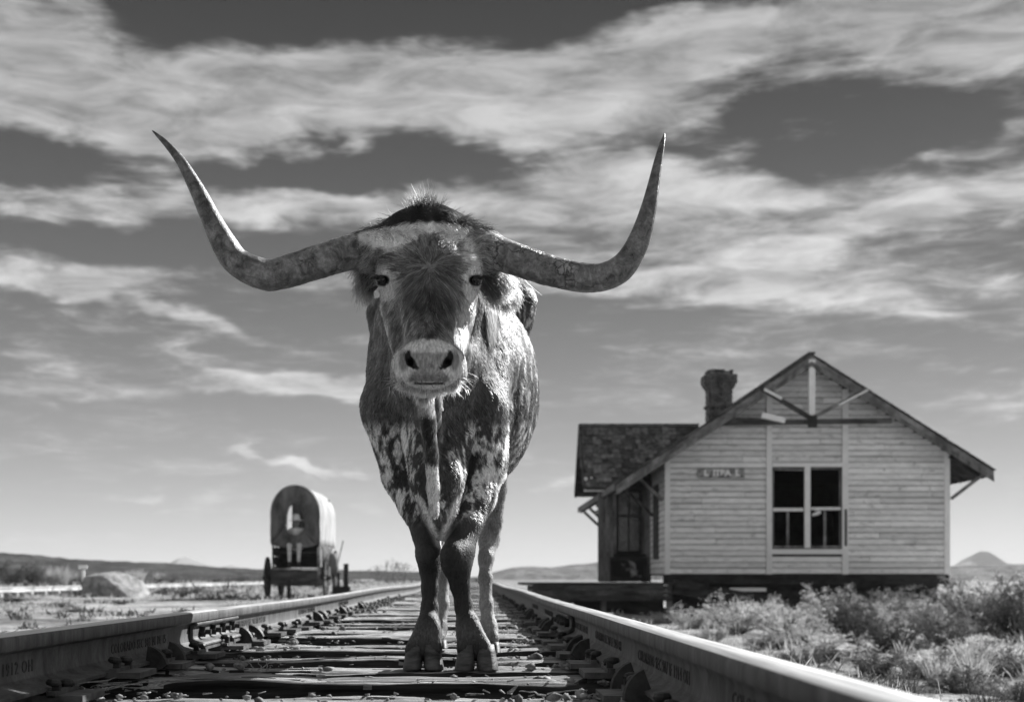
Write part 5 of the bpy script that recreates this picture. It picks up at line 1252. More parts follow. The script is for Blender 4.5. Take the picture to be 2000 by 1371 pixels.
def coat_material(name, hair=False):
    m = bpy.data.materials.new(name); m.use_nodes = True; T = NT(m.node_tree)
    at = T.n('ShaderNodeAttribute', attribute_name='coat')
    tc = T.n('ShaderNodeTexCoord')
    f = at.outputs['Fac']
    if hair:
        f = T.m('MULTIPLY', T.m('POWER', f, 1.5), 1.0)                # many strands scatter more than one
        cc = T.n('ShaderNodeCombineColor')
        for i in range(3): T.put(cc.inputs[i], f)
        bs = T.n('ShaderNodeBsdfHairPrincipled', model='CHIANG', parametrization='COLOR'); T.link(cc.outputs[0], bs.inputs['Color']); T.put(bs.inputs['Roughness'], 0.35); T.put(bs.inputs['Radial Roughness'], 0.45)
        tr = T.n('ShaderNodeBsdfTranslucent'); T.link(cc.outputs[0], tr.inputs[0])
        mx = T.n('ShaderNodeMixShader'); T.put(mx.inputs[0], 0.25); T.link(bs.outputs[0], mx.inputs[1]); T.link(tr.outputs[0], mx.inputs[2])
        o = T.n('ShaderNodeOutputMaterial'); T.link(mx.outputs[0], o.inputs[0])
    else:
        n = T.noise(T.mapping(tc.outputs['Object'], scale=(1, 1, 0.35)), 170, 4, 0.6)
        f = T.m('MULTIPLY', f, T.mr(n.outputs[0], 0.3, 0.7, 0.6, 1.4))
        cc = T.n('ShaderNodeCombineColor')
        for i in range(3): T.put(cc.inputs[i], f)
        bs = T.n('ShaderNodeBsdfPrincipled'); T.link(cc.outputs[0], bs.inputs['Base Color']); T.put(bs.inputs['Roughness'], 0.55); T.put(bs.inputs['Specular IOR Level'], 0.3)
        bp = T.n('ShaderNodeBump'); T.put(bp.inputs['Strength'], 0.5); T.put(bp.inputs['Distance'], 0.006); T.link(n.outputs[0], bp.inputs['Height']); T.link(bp.outputs[0], bs.inputs['Normal'])
        o = T.n('ShaderNodeOutputMaterial'); T.link(bs.outputs[0], o.inputs[0])
    return m

def build_steer():
    B = steer_field(); V, Q = B.surface(); V = relax(V, Q, 2, 0.5)
    N = normals_of(V, Q)
    # loose skin: folds on neck and shoulder, veins and sinews on the legs
    amp = 0.006*sst(0.5, 0.7, V[:, 2])*sst(1.25, 1.1, V[:, 2])*sst(4.0, 4.15, V[:, 1])+0.002
    fold = fbm(V*np.array((22, 12, 7.0)), 3)-0.5
    V = V+N*(amp*2.4*fold)[:, None]
    N = normals_of(V, Q)
    me = np_mesh('body', V, Q, True)
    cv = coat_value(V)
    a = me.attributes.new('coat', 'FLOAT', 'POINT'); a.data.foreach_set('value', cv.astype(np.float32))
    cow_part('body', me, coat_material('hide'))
    # ---- fur
    tri = np.concatenate([Q[:, [0, 1, 2]], Q[:, [0, 2, 3]]])
    A = V[tri[:, 1]]-V[tri[:, 0]]; Bv = V[tri[:, 2]]-V[tri[:, 0]]
    area = 0.5*np.linalg.norm(np.cross(A, Bv), axis=1)
    c = V[tri].mean(1)
    den = np.where(c[:, 1] < 4.12, 3.2, np.where(c[:, 1] < 4.7, 1.5, 0.75))
    rng = np.random.default_rng(3)
    NF = 260000
    pr = area*den; pr /= pr.sum()
    ti = rng.choice(len(tri), NF, p=pr)
    r1 = np.sqrt(rng.random(NF)); r2 = rng.random(NF)
    w = np.stack([1-r1, r1*(1-r2), r1*r2], 1)
    p = (V[tri[ti]]*w[:, :, None]).sum(1); n = (N[tri[ti]]*w[:, :, None]).sum(1); n /= np.linalg.norm(n, axis=1)[:, None]+1e-9
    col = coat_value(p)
    u = 926+p[:, 0]/p[:, 1]*2657; v = 1127-(p[:, 2]-0.285)/p[:, 1]*2657
    head = sst(4.16, 4.08, p[:, 1])*(p[:, 2] > 0.80)
    muz = (np.sqrt(((u-838)/62)**2+((v-718)/44)**2) < 1.0) & (p[:, 1] < 3.76)
    eye = (np.minimum(np.hypot(u-746, (v-549)*1.1), np.hypot(u-930, (v-549)*1.1)) < 15)
    neye = (np.minimum(np.hypot(u-748, v-552), np.hypot(u-928, v-552)) < 34) & (p[:, 1] < 3.95) & (p[:, 1] < 3.9)
    hoofz = p[:, 2] < 0.03
    keep = ~(muz & (rng.random(NF) > 0.04)) & ~eye & ~hoofz
    p, n, col, u, v, head, neye = (q[keep] for q in (p, n, col, u, v, head, neye)); NF = len(p)
    # direction in which the hair lies
    whorl = np.stack([p[:, 0]-HX, np.zeros(NF), p[:, 2]-1.152], 1); whorl /= np.linalg.norm(whorl, axis=1)[:, None]+1e-6
    top = sst(470, 445, v)[:, None]
    side = np.sign(p[:, 0]-HX)[:, None]*np.array((1.0, 0, 0))+np.array((0, -0.25, -0.12))
    hd = whorl*(1-top)+side*top
    boss = (sst(95, 112, np.abs(u-838)))[:, None]
    hd = hd*(1-boss)+(np.sign(p[:, 0]-HX)[:, None]*np.array((0.8, 0, 0))+np.array((0, 0, -0.35)))*boss
    legz = sst(0.5, 0.4, p[:, 2])[:, None]
    side2 = np.sign(p[:, 0]+0.1)[:, None]*np.array((0.25, 0, 0))
    bd = np.array((0.0, 0.55, -0.8))+side2
    bd = bd*(1-legz)+np.array((0, 0.05, -1.0))*legz
    D = hd*head[:, None]+bd*(1-head[:, None])
    wob = np.stack([fbm(p*28+o, 2)-0.5 for o in (0, 31, 67)], 1)*1.6+rng.normal(0, 0.22, (NF, 3))
    D = D/(np.linalg.norm(D, axis=1)[:, None]+1e-6)+wob*np.where(p[:, 2] < 0.46, 0.22, np.where(p[:, 1] < 4.12, 0.75, 0.5))[:, None]
    D -= n*(D*n).sum(1)[:, None]; D /= np.linalg.norm(D, axis=1)[:, None]+1e-6
    L = 0.017*head+0.0125*(1-head)
    L = np.where((np.sqrt(((u-838)/88)**2+((v-718)/66)**2) < 1) & (p[:, 1] < 3.82), 0.0055, L)
    legm = p[:, 2] < 0.46; L = np.where(legm, 0.0068, L)
    L = np.where(neye, 0.0055, L)
    forehead = head*(~neye)*sst(640, 560, v)*sst(95, 60, np.abs(u-838))*sst(488, 505, v); L = L+0.010*forehead
    L = L+0.004*head*boss[:, 0]
    lower = (np.abs(u-838) < 60) & (v > 738) & (p[:, 1] < 3.8); L = np.where(lower, 0.013, L)
    earm = (np.abs(u-838) > 108) & (p[:, 2] > 1.05) & (p[:, 2] < 1.2) & (p[:, 1] > 4.0) & (p[:, 1] < 4.45); L = np.where(earm, 0.042, L)
    L = L*rng.uniform(0.6, 1.3, NF)
    lift = rng.uniform(0.12, 0.42, NF)[:, None]
    lift = np.where(lower[:, None], 1.3, lift)
    D = np.where(earm[:, None], D*0.7+np.array((0, 0, -0.6)), D)
    k = 4
    tt = np.linspace(0, 1, k)
    pts = np.stack([p-n*0.001+(D*t+n*lift*(t*(1.15-0.45*t)))*L[:, None]+np.array((0, 0, -0.12))*(t*t*L)[:, None] for t in tt], 1)
    rad = np.stack([np.full(NF, 0.00085)*(1-0.75*t) for t in tt], 1)
    # locks: neighbouring hairs share a tone, drawn out along the way the hair lies
    face_lock = 3.1; th_ = np.arctan2(p[:, 2]-1.152, p[:, 0]-HX); rr_ = np.hypot(p[:, 2]-1.152, p[:, 0]-HX)
    lock_h = fbm(np.stack([np.cos(th_)*22, np.sin(th_)*22, rr_*34], 1), 2)-0.5
    lock_b = fbm(p*np.array((150, 60, 38.0)), 2)-0.5
    lock = np.where(head > 0.5, lock_h, lock_b)
    col = col*np.exp(rng.normal(-0.05, 0.40, NF)+face_lock*lock)
    sets = [(pts, rad, col)]
    # ---- forelock, poll fringe and the long hair below the horns
    def tufts(n_, root, direc, Lr, colr, spread, curl=0.0, r0=0.0007):
        q = root(n_); d = direc(q, n_)+rng.normal(0, spread, (n_, 3)); d /= np.linalg.norm(d, axis=1)[:, None]
        L_ = rng.uniform(*Lr, n_)[:, None]; sagv = rng.normal(0, curl, (n_, 3)); sagv[:, 2] -= 0.25*abs(curl)+0.05
        pt = np.stack([q+d*L_*t+sagv*L_*t*t for t in tt], 1)
        sets.append((pt, np.stack([np.full(n_, r0)*(1-0.8*t) for t in tt], 1), rng.uniform(*colr, n_)))
    def rootc(px, py, Y, sx, sy, sd):
        def f(n_):
            c0 = P(px, py, Y); return c0+rng.normal(0, 1, (n_, 3))*np.array((rpx(sx, Y), sd, rpx(sy, Y)))
        return f
    rad_from = lambda px, py, Y: (lambda q, n_: (q-P(px, py, Y))/(np.linalg.norm(q-P(px, py, Y), axis=1)[:, None]+1e-6)*0.6+np.array((0, -0.1, 0.75)))
    def fringe_root(n_):
        a = np.clip(rng.normal(0, 44, n_), -112, 112)
        y = 425+0.0021*a*a+rng.normal(0, 5, n_); Yv = 3.965+rng.normal(0, 0.022, n_)
        return np.stack([(838+a-PX0)*Yv/F, Yv, CZ+(PY0-y)*Yv/F], 1)
    tufts(650, rootc(832, 418, 3.95, 12, 7, 0.02), rad_from(834, 426, 3.97), (0.022, 0.060), (0.015, 0.06), 0.33, 0.15)
    tufts(60, rootc(832, 412, 3.95, 10, 5, 0.02), rad_from(834, 430, 3.97), (0.05, 0.075), (0.02, 0.07), 0.28, 0.1)
    tufts(2600, fringe_root, lambda q, n_: np.sign(q[:, :1]-HX)*np.array((1.0, 0, 0))+np.array((0, -0.12, 0.10)), (0.018, 0.042), (0.012, 0.06), 0.16, 0.25)
    tufts(260, rootc(842, 434, 3.925, 9, 6, 0.006), lambda q, n_: np.array((0, -0.7, -0.5))+np.zeros((n_, 3)), (0.012, 0.03), (0.02, 0.5), 0.5, 0.6, 0.0011)
    tufts(800, rootc(712, 540, 4.05, 7, 9, 0.03), lambda q, n_: np.array((-0.15, -0.1, -1.0))+np.zeros((n_, 3)), (0.02, 0.055), (0.05, 0.22), 0.22, 0.2)
    tufts(2200, rootc(962, 545, 4.05, 17, 9, 0.03), lambda q, n_: np.array((0.65, -0.15, -0.75))+np.zeros((n_, 3)), (0.025, 0.055), (0.05, 0.24), 0.22, 0.2)
    for sx in (-1, 1):                                    # lashes
        e = P(838+sx*98, 541, 3.845)
        tufts(28, lambda n_, e=e: e+rng.normal(0, 1, (n_, 3))*np.array((0.009, 0.004, 0.002)), lambda q, n_, sx=sx: np.array((sx*0.8, -0.7, -0.25))+np.zeros((n_, 3)), (0.016, 0.028), (0.012, 0.02), 0.2, 0.1, 0.0009)
    for sx in (-1, 1):                                    # whiskers
        tufts(40, rootc(838+sx*52, 742, 3.665, 9, 8, 0.004), lambda q, n_, sx=sx: np.array((sx*0.9, -0.5, -0.5))+np.zeros((n_, 3)), (0.02, 0.05), (0.5, 0.75), 0.3, 0.15, 0.0005)
    tufts(420, rootc(838, 760, 3.70, 30, 3, 0.012), lambda q, n_: np.array((0, -0.25, -1.0))+np.zeros((n_, 3)), (0.010, 0.026), (0.45, 0.8), 0.3, 0.2, 0.0006)
    pts = np.concatenate([q[0] for q in sets]); rad = np.concatenate([q[1] for q in sets]); col = np.concatenate([q[2] for q in sets])
    pts = pts-np.array(COW.location)
    hc = bpy.data.hair_curves.new('fur'); hc.add_curves([k]*len(pts))
    hc.attributes['position'].data.foreach_set('vector', pts.reshape(-1).astype(np.float32))
    ra = hc.attributes.get('radius') or hc.attributes.new('radius', 'FLOAT', 'POINT')
    ra.data.foreach_set('value', rad.reshape(-1).astype(np.float32))
    ca = hc.attributes.new('coat', 'FLOAT', 'POINT'); ca.data.foreach_set('value', np.repeat(np.clip(col, 0.01, 0.85), k).astype(np.float32))
    hc.materials.append(coat_material('fur_hair', True))
    fo = bpy.data.objects.new('fur', hc); COL.objects.link(fo); fo.parent = COW; fo['kind'] = 'stuff'

    # ---- horns
    def catmull(q, m):
        q = np.asarray(q, float); q = np.vstack([2*q[0]-q[1], q, 2*q[-1]-q[-2]]); out = []
        for i in range(1, len(q)-2):
            for t in np.linspace(0, 1, m, endpoint=False):
                a, b, c_, d_ = q[i-1:i+3]
                out.append(0.5*((2*b)+(c_-a)*t+(2*a-5*b+4*c_-d_)*t*t+(3*b-a-3*c_+d_)*t**3))
        out.append(q[-2]); return np.array(out)
    left = [(735, 483, 30), (712, 487, 32.5), (687, 492, 33.5), (650, 503, 33), (614, 514, 32.8), (557, 531, 31.5), (518, 537, 30.5), (466, 514, 28), (440, 481, 25.5), (410, 424, 19.5), (390, 381, 16), (363.5, 332, 11.5), (345, 304, 8.8), (322, 278, 6), (308, 265, 3.6), (298, 256, 1.2)]
    right = [(940, 487, 30), (962, 492, 31.5), (976, 496, 32.5), (1028, 514, 31), (1078, 530, 29.5), (1118, 539, 29), (1153, 543.5, 28), (1185, 539, 27.3), (1212, 525, 26.2), (1234, 498, 23.5), (1253, 457, 20.5), (1267.5, 405, 15.5), (1277, 359, 11.5), (1285.4, 316, 8.4), (1292.5, 285, 5.8), (1296.5, 269, 3), (1298, 261, 1)]
    hm = horn_material()
    for pts_, sgn in ((left, -1), (right, 1)):
        n_ = len(pts_); q = []
        for i, (a, b, r) in enumerate(pts_):
            t = i/(n_-1); Yh = 4.0-0.13*math.sin(min(t*1.25, 1)*math.pi*0.6)+0.10*max(0, t-0.6)
            q.append((*P(a, b, Yh), rpx(r, Yh)))
        c4 = catmull(q, 6); m = 30
        cen = c4[:, :3]; rr = np.maximum(c4[:, 3], 0.001)
        tan = np.gradient(cen, axis=0); tan /= np.linalg.norm(tan, axis=1)[:, None]
        nv = np.cross(tan, np.array((0, 1, 0))); nv /= np.linalg.norm(nv, axis=1)[:, None]; bv = np.cross(tan, nv)
        th = np.linspace(0, 2*np.pi, m, endpoint=False)
        ring = cen[:, None]+rr[:, None, None]*(np.cos(th)[None, :, None]*nv[:, None]+np.sin(th)[None, :, None]*bv[:, None])
        Vh = ring.reshape(-1, 3)
        nn = (ring-cen[:, None]).reshape(-1, 3)/np.repeat(rr, m)[:, None]
        al = np.repeat(np.linspace(0, 1, len(cen)), m)
        lump = (fbm(Vh*60, 3)-0.5)*0.004*sst(0.7, 0.3, al)+(fbm(np.stack([al*150, np.zeros_like(al), np.zeros_like(al)], 1), 2)-0.5)*0.0022*sst(0.6, 0.3, al)
        Vh = Vh+nn*lump[:, None]
        g = np.arange(len(cen)*m).reshape(len(cen), m)
        Qh = np.stack([g[:-1], np.roll(g, -1, 1)[:-1], np.roll(g, -1, 1)[1:], g[1:]], -1).reshape(-1, 4)
        me = np_mesh('horn', Vh, Qh, True)
        a_ = me.attributes.new('along', 'FLOAT', 'POINT'); a_.data.foreach_set('value', al.astype(np.float32))
        cow_part('horn', me, hm)
    # ---- eyes
    em = bpy.data.materials.new('eye_gloss'); em.use_nodes = True
    b = em.node_tree.nodes['Principled BSDF']; b.inputs['Base Color'].default_value = (0.008, 0.008, 0.008, 1); b.inputs['Roughness'].default_value = 0.05; b.inputs['Specular IOR Level'].default_value = 0.6
    for sx in (-1, 1):
        e = P(838+sx*92, 549, 3.865)+np.array((sx*0.001, -0.0125, -0.001))
        mb = MB(); mb.lathe([(0.0165*math.sin(a), -0.0165*math.cos(a)) for a in np.linspace(0.05, math.pi-0.05, 12)], (0, 0, 0), 20, 'Y'); mb.v = [(e[0]+q[0], e[1]+q[1], e[2]+q[2]*0.80) for q in mb.v]
        cow_part('eye', mb.mesh('eye', True), em)
    # ---- hooves: two claws each
    hf = mat('hoof_horn', 0.03, 0.14, 14, 0.55, 0.5, (1, 1, 4), spec=0.4, bdist=0.004)
    for (x0, x1, x2, y0, y1, Yv, splay) in ((786, 826, 868, 1258, 1307, 4.235, 0.0), (887, 929, 975, 1258, 1308.5, 4.20, 0.0), (940, 958, 979, 1253, 1273.5, 5.19, 0), (838, 857, 876, 1249, 1265, 5.33, 0)):
        mb = MB()
        for (xa, xb, sg) in ((x0, x1, -1), (x1, x2, 1)):
            rows = []
            for j, t in enumerate((0.0, 0.25, 0.6, 0.9, 1.0)):
                zz = P(0, y0+(y1-y0)*t, Yv)[2]; inset = (1-t)*0.22
                wA = xa+(xb-xa)*(inset if sg < 0 else 0.04); wB = xb-(xb-xa)*(inset if sg > 0 else 0.04)
                xc = (P((wA+wB)/2, 0, Yv)[0]); hw = (wB-wA)/2*Yv/F*(1.0 if t < 1 else 0.93)
                dep = 0.046+0.024*t
                row = []
                for k2 in range(14):
                    a2 = 2*math.pi*k2/14; cx_, sy_ = math.cos(a2), math.sin(a2)
                    yb_ = Yv-0.022
                    row.append((xc+hw*math.copysign(abs(cx_)**0.8, cx_), yb_+0.030+dep*math.copysign(abs(sy_)**0.75, sy_)-0.012*t, max(zz, 0.0)))
                rows.append(row)
            Vv = [q for r_ in rows for q in r_]
            Ff = [(i*14+k2, i*14+(k2+1) % 14, (i+1)*14+(k2+1) % 14, (i+1)*14+k2) for i in range(4) for k2 in range(14)]+[tuple(range(14)), tuple(56+k2 for k2 in range(14))]
            mb.add(Vv, Ff)
        cow_part('hoof', mb.mesh('hoof', True), hf)

def horn_material():
    m = bpy.data.materials.new('horn'); m.use_nodes = True; T = NT(m.node_tree)
    at = T.n('ShaderNodeAttribute', attribute_name='along'); tc = T.n('ShaderNodeTexCoord')
    a = at.outputs['Fac']
    n1 = T.noise(tc.outputs['Object'], 26, 7, 0.65, 0.6); n2 = T.noise(tc.outputs['Object'], 75, 6, 0.7, 1.0); n3 = T.noise(tc.outputs['Object'], 9, 4, 0.6, 0.4)
    # growth rings near the root, streaks along the horn further out
    wv = T.noise(T.mapping(T.n('ShaderNodeCombineXYZ', i_0=a).outputs[0], scale=(90, 1, 1)), 1.0, 4, 0.6)
    col = T.mr(n1.outputs[0], 0.34, 0.66, 0.035, 0.30)
    col = T.m('MULTIPLY', col, T.mr(n2.outputs[0], 0.3, 0.7, 0.55, 1.45))
    col = T.m('MULTIPLY', col, T.mr(wv.outputs[0], 0.3, 0.7, 0.8, 1.2))
    col = T.m('ADD', col, T.m('MULTIPLY', T.mr(n3.outputs[0], 0.48, 0.7), T.mr(a, 0.5, 0.12, 0.0, 0.30)))
    # cracked bark-like scale near the root
    crk = T.n('ShaderNodeTexVoronoi', feature='DISTANCE_TO_EDGE'); T.put(crk.inputs['Vector'], T.vm('ADD', tc.outputs['Object'], T.vm('MULTIPLY', n1.outputs['Color'], (0.05, 0.05, 0.05)))); T.put(crk.inputs['Scale'], 30)
    ck = T.mr(crk.outputs['Distance'], 0.0, 0.09, 1.0, 0.0)
    ck = T.m('MULTIPLY', ck, T.mr(n3.outputs[0], 0.46, 0.54)); ck = T.m('MULTIPLY', ck, T.mr(a, 0.42, 0.30))
    col = T.mix(ck, col, 0.012)
    col = T.m('MULTIPLY', col, T.mr(a, 0.45, 0.8, 1.0, 0.62))
    cc = T.n('ShaderNodeCombineColor')
    for i in range(3): T.put(cc.inputs[i], col)
    bs = T.n('ShaderNodeBsdfPrincipled'); T.link(cc.outputs[0], bs.inputs['Base Color'])
    T.put(bs.inputs['Roughness'], T.mr(n2.outputs[0], 0.3, 0.7, 0.25, 0.5)); T.put(bs.inputs['Specular IOR Level'], 0.55)
    bp = T.n('ShaderNodeBump'); T.put(bp.inputs['Strength'], 0.5); T.put(bp.inputs['Distance'], 0.006)
    T.link(T.m('SUBTRACT', T.m('ADD', n2.outputs[0], T.m('MULTIPLY', wv.outputs[0], 0.5)), ck), bp.inputs['Height']); T.link(bp.outputs[0], bs.inputs['Normal'])
    o = T.n('ShaderNodeOutputMaterial'); T.link(bs.outputs[0], o.inputs[0])
    return m
import time as _t
_t0 = _t.time(); build_steer(); print('steer', round(_t.time()-_t0, 1), 's')
build_driver()
# ------------------------------------------------------------------ plants, boulder, siding
def leaf_material(name, lo, hi, rnd=0.15, trans=0.35):
    m = bpy.data.materials.new(name); m.use_nodes = True; T = NT(m.node_tree)
    tc = T.n('ShaderNodeTexCoord'); oi = T.n('ShaderNodeObjectInfo')
    n = T.noise(tc.outputs['Object'], 6, 5, 0.65); n2 = T.noise(tc.outputs['Object'], 60, 2, 0.5)
    c = T.mr(n.outputs[0], 0.35, 0.65, lo, hi); c = T.m('MULTIPLY', c, T.mr(n2.outputs[0], 0.3, 0.7, 0.6, 1.4)); c = T.m('MULTIPLY', c, T.mr(oi.outputs['Random'], 0, 1, 1-rnd, 1+rnd))
    cc = T.n('ShaderNodeCombineColor')
    for i in range(3): T.put(cc.inputs[i], c)
    a = T.n('ShaderNodeBsdfDiffuse'); b = T.n('ShaderNodeBsdfTranslucent'); T.link(cc.outputs[0], a.inputs[0]); T.link(cc.outputs[0], b.inputs[0])
    mx = T.n('ShaderNodeMixShader'); T.put(mx.inputs[0], trans); T.link(a.outputs[0], mx.inputs[1]); T.link(b.outputs[0], mx.inputs[2])
    o = T.n('ShaderNodeOutputMaterial'); T.link(mx.outputs[0], o.inputs[0]); return m
M_SAGE = leaf_material('pale_sage', 0.30, 0.85, trans=0.45); M_BRUSH = leaf_material('dark_brush', 0.035, 0.13); M_MID = leaf_material('mid_brush', 0.06, 0.36); M_STRAW = leaf_material('dry_straw', 0.28, 0.60, trans=0.4)
M_STEM = mat('woody_stem', 0.05, 0.30, 30, 0.9, 0.3, bdist=0.003)
def blades(c, d, L, w, rng):
    """n thin leaf blades: root c, direction d, length L, width w -> (V, F)"""
    n = len(c); d = d/(np.linalg.norm(d, axis=1)[:, None]+1e-9); s = np.cross(d, rng.normal(0, 1, (n, 3))); s /= np.linalg.norm(s, axis=1)[:, None]+1e-9
    bend = rng.normal(0, 0.25, (n, 3))
    p0, p1, p2 = c, c+(d*0.55+bend*0.08)*L[:, None], c+(d+bend*0.35+np.array((0, 0, -0.12)))*L[:, None]
    V = np.stack([p0-s*w[:, None]*0.5, p0+s*w[:, None]*0.5, p1+s*w[:, None]*0.6, p1-s*w[:, None]*0.6, p2+s*w[:, None]*0.12, p2-s*w[:, None]*0.12], 1).reshape(-1, 3)
    q = np.array([(0, 1, 2, 3), (3, 2, 4, 5)]); return V, (np.arange(n)[:, None, None]*6+q[None]).reshape(-1, 4)
def shrub_meshes(seed, n=9000, stems=40, spiky=0.7):
    """unit-size shrub: about 1 m wide and 0.7 m tall"""
    rng = np.random.default_rng(seed); st = MB(); tips, dirs = [], []
    for k in range(stems):
        a = rng.uniform(0, 6.28); el = rng.uniform(0.35, 1.45); R_ = rng.uniform(0.34, 0.54)*(1+0.25*math.sin(a*2+seed)+0.15*math.sin(a*5+seed*3)); p = np.array((0.05*math.cos(a), 0.05*math.sin(a), 0.0)); pts = [p]
        d = np.array((math.cos(a)*math.cos(el), math.sin(a)*math.cos(el), math.sin(el)*1.2))
        for t in range(5):
            d = d+rng.normal(0, 0.12, 3); d /= np.linalg.norm(d); p = p+d*R_/5*1.15; pts.append(p)
            m = 3 if t < 2 else 6
            for _ in range(m):
                b = d+rng.normal(0, 0.6, 3); b[2] = abs(b[2])*0.6+0.2; b /= np.linalg.norm(b); L = rng.uniform(0.05, 0.16); e = p+b*L
                tips.append(np.concatenate([p, e])); dirs.append(b)
                if rng.random() < 0.4: st.tube([p, (p+e)/2+rng.normal(0, 0.01, 3), e], [0.004, 0.003, 0.0015], 3, False)
        st.tube(pts, [0.012*(1-0.15*i) for i in range(6)], 4, False)
    tips = np.array(tips); dirs = np.array(dirs); k = rng.integers(0, len(tips), n); t = rng.random(n)[:, None]
    c = tips[k, :3]*(1-t)+tips[k, 3:]*t+rng.normal(0, 0.012, (n, 3)); d = dirs[k]+rng.normal(0, spiky, (n, 3)); L = rng.uniform(0.014, 0.055, n); w = rng.uniform(0.0025, 0.0075, n)
    V, Q = blades(c, d, L, w, rng); V[:, 2] = np.maximum(V[:, 2], -0.01)
    return np_mesh('foliage', V, Q), st.mesh('stems')
SHR = {}
for kind, mt, sd, kw in (('pale', M_SAGE, 1, {}), ('dark', M_BRUSH, 11, {}), ('mid', M_MID, 21, {})):
    SHR[kind] = []
    for k in range(3):
        f, s = shrub_meshes(sd+k, **kw); f.materials.append(mt); s.materials.append(M_STEM); SHR[kind].append((f, s))
def shrub(px, py, wpx, hpx, kind, label, group, zoff=0.0, Yv=None):
    # distance from where its foot stands on the ground
    Y = Yv or 20.0
    if not Yv:
        for _ in range(12): Y = F*(CZ-float(ground_z((px-PX0)*Y/F, Y)))/(py-PY0)
    x = (px-PX0)*Y/F; z = float(ground_z(x, Y)); s = Y/F
    e = empty('shrub', (x, Y, z-0.02+zoff), random.uniform(0, 6.28)); e.scale = (wpx*s, wpx*s, hpx*s/0.82)
    f, st = SHR[kind][int(px*7+py) % 3]
    for nm, me in (('foliage', f), ('stems', st)):
        o = bpy.data.objects.new(nm, me); COL.objects.link(o); o.parent = e
    tag(e, label, 'shrub', group); return e
GR = 'desert shrubs between the right rail and the depot'
for a in ((1352, 1228, 95, 55, 'pale', 'small pale sagebrush right beside the platform post'), (1440, 1236, 135, 85, 'pale', 'brightest pale sagebrush under the left half of the depot wall'),
          (1535, 1240, 130, 80, 'pale', 'pale sagebrush below the left window trim of the depot'), (1612, 1222, 160, 85, 'pale', 'tall pale sagebrush right under the depot window'),
          (1655, 1252, 150, 100, 'dark', 'dark thick bush below the right window trim'), (1770, 1216, 160, 82, 'mid', 'grey bush against the foundation near the right corner of the depot'),
          (1742, 1274, 160, 95, 'dark', 'dark bush in front of the grey one, right of centre under the wall'), (1835, 1258, 140, 105, 'mid', 'grey feathery bush below the right corner board of the depot'),
          (1905, 1232, 180, 118, 'mid', 'tall grey bush standing just right of the depot'), (1990, 1252, 180, 145, 'dark', 'tallest dark bush at the right picture edge'),
          (1900, 1296, 130, 72, 'pale', 'pale tufted bush in the right foreground below the tall grey bush'), (1972, 1318, 130, 70, 'mid', 'low grey bush in the lower right, near the picture edge'),
          (1500, 1266, 120, 42, 'mid', 'low grey scrub close to the right rail, below the depot wall'), (1392, 1252, 80, 32, 'mid', 'little round scrub right behind the right rail near the post'),
          (1618, 1290, 140, 42, 'dark', 'low dark scrub right of the rail, in front of the thick bush'), (1965, 1205, 150, 90, 'pale', 'pale bush behind the tall grey one by the right picture edge'),
          (1705, 1240, 110, 85, 'pale', 'pale sprig of sage between two dark bushes under the wall'), (1470, 1215, 120, 60, 'mid', 'grey scrub close under the depot foundation, left part'),
          (1490, 1228, 110, 70, 'pale', 'pale feathery sage between the brightest and the window trim'), (1570, 1258, 110, 60, 'pale', 'pale low sage in front, below the left window trim'), (1400, 1226, 90, 50, 'pale', 'pale sage left of the brightest one'), (1820, 1222, 120, 70, 'pale', 'pale sage against the foundation, rightmost under the wall'), (1690, 1222, 120, 80, 'mid', 'grey sage behind the dark thick bush'), (1860, 1278, 110, 70, 'dark', 'dark bush in front of the feathery one, right'), (1700, 1318, 150, 60, 'dark', 'dark scrub low beside the right rail, left of the wiry weed'), (1800, 1322, 150, 62, 'mid', 'grey scrub in the lower right, left of the pale tufted bush'), (1880, 1352, 150, 66, 'dark', 'dark scrub in front of the pale tufted bush, lower right'), (1985, 1366, 150, 70, 'mid', 'grey scrub in the lower right corner'), (1610, 1268, 120, 45, 'pale', 'pale low sage in front of the dark thick bush'), (1560, 1300, 110, 36, 'dark', 'dark low scrub nearest the right rail, below the window'), (1300, 1214, 80, 30, 'pale', 'low pale weeds in front of the platform fascia'), (1120, 1172, 50, 26, 'mid', 'small weeds before the left end of the platform')):
    shrub(*a, GR)
GL = 'low shrubs on the plain left of the track'
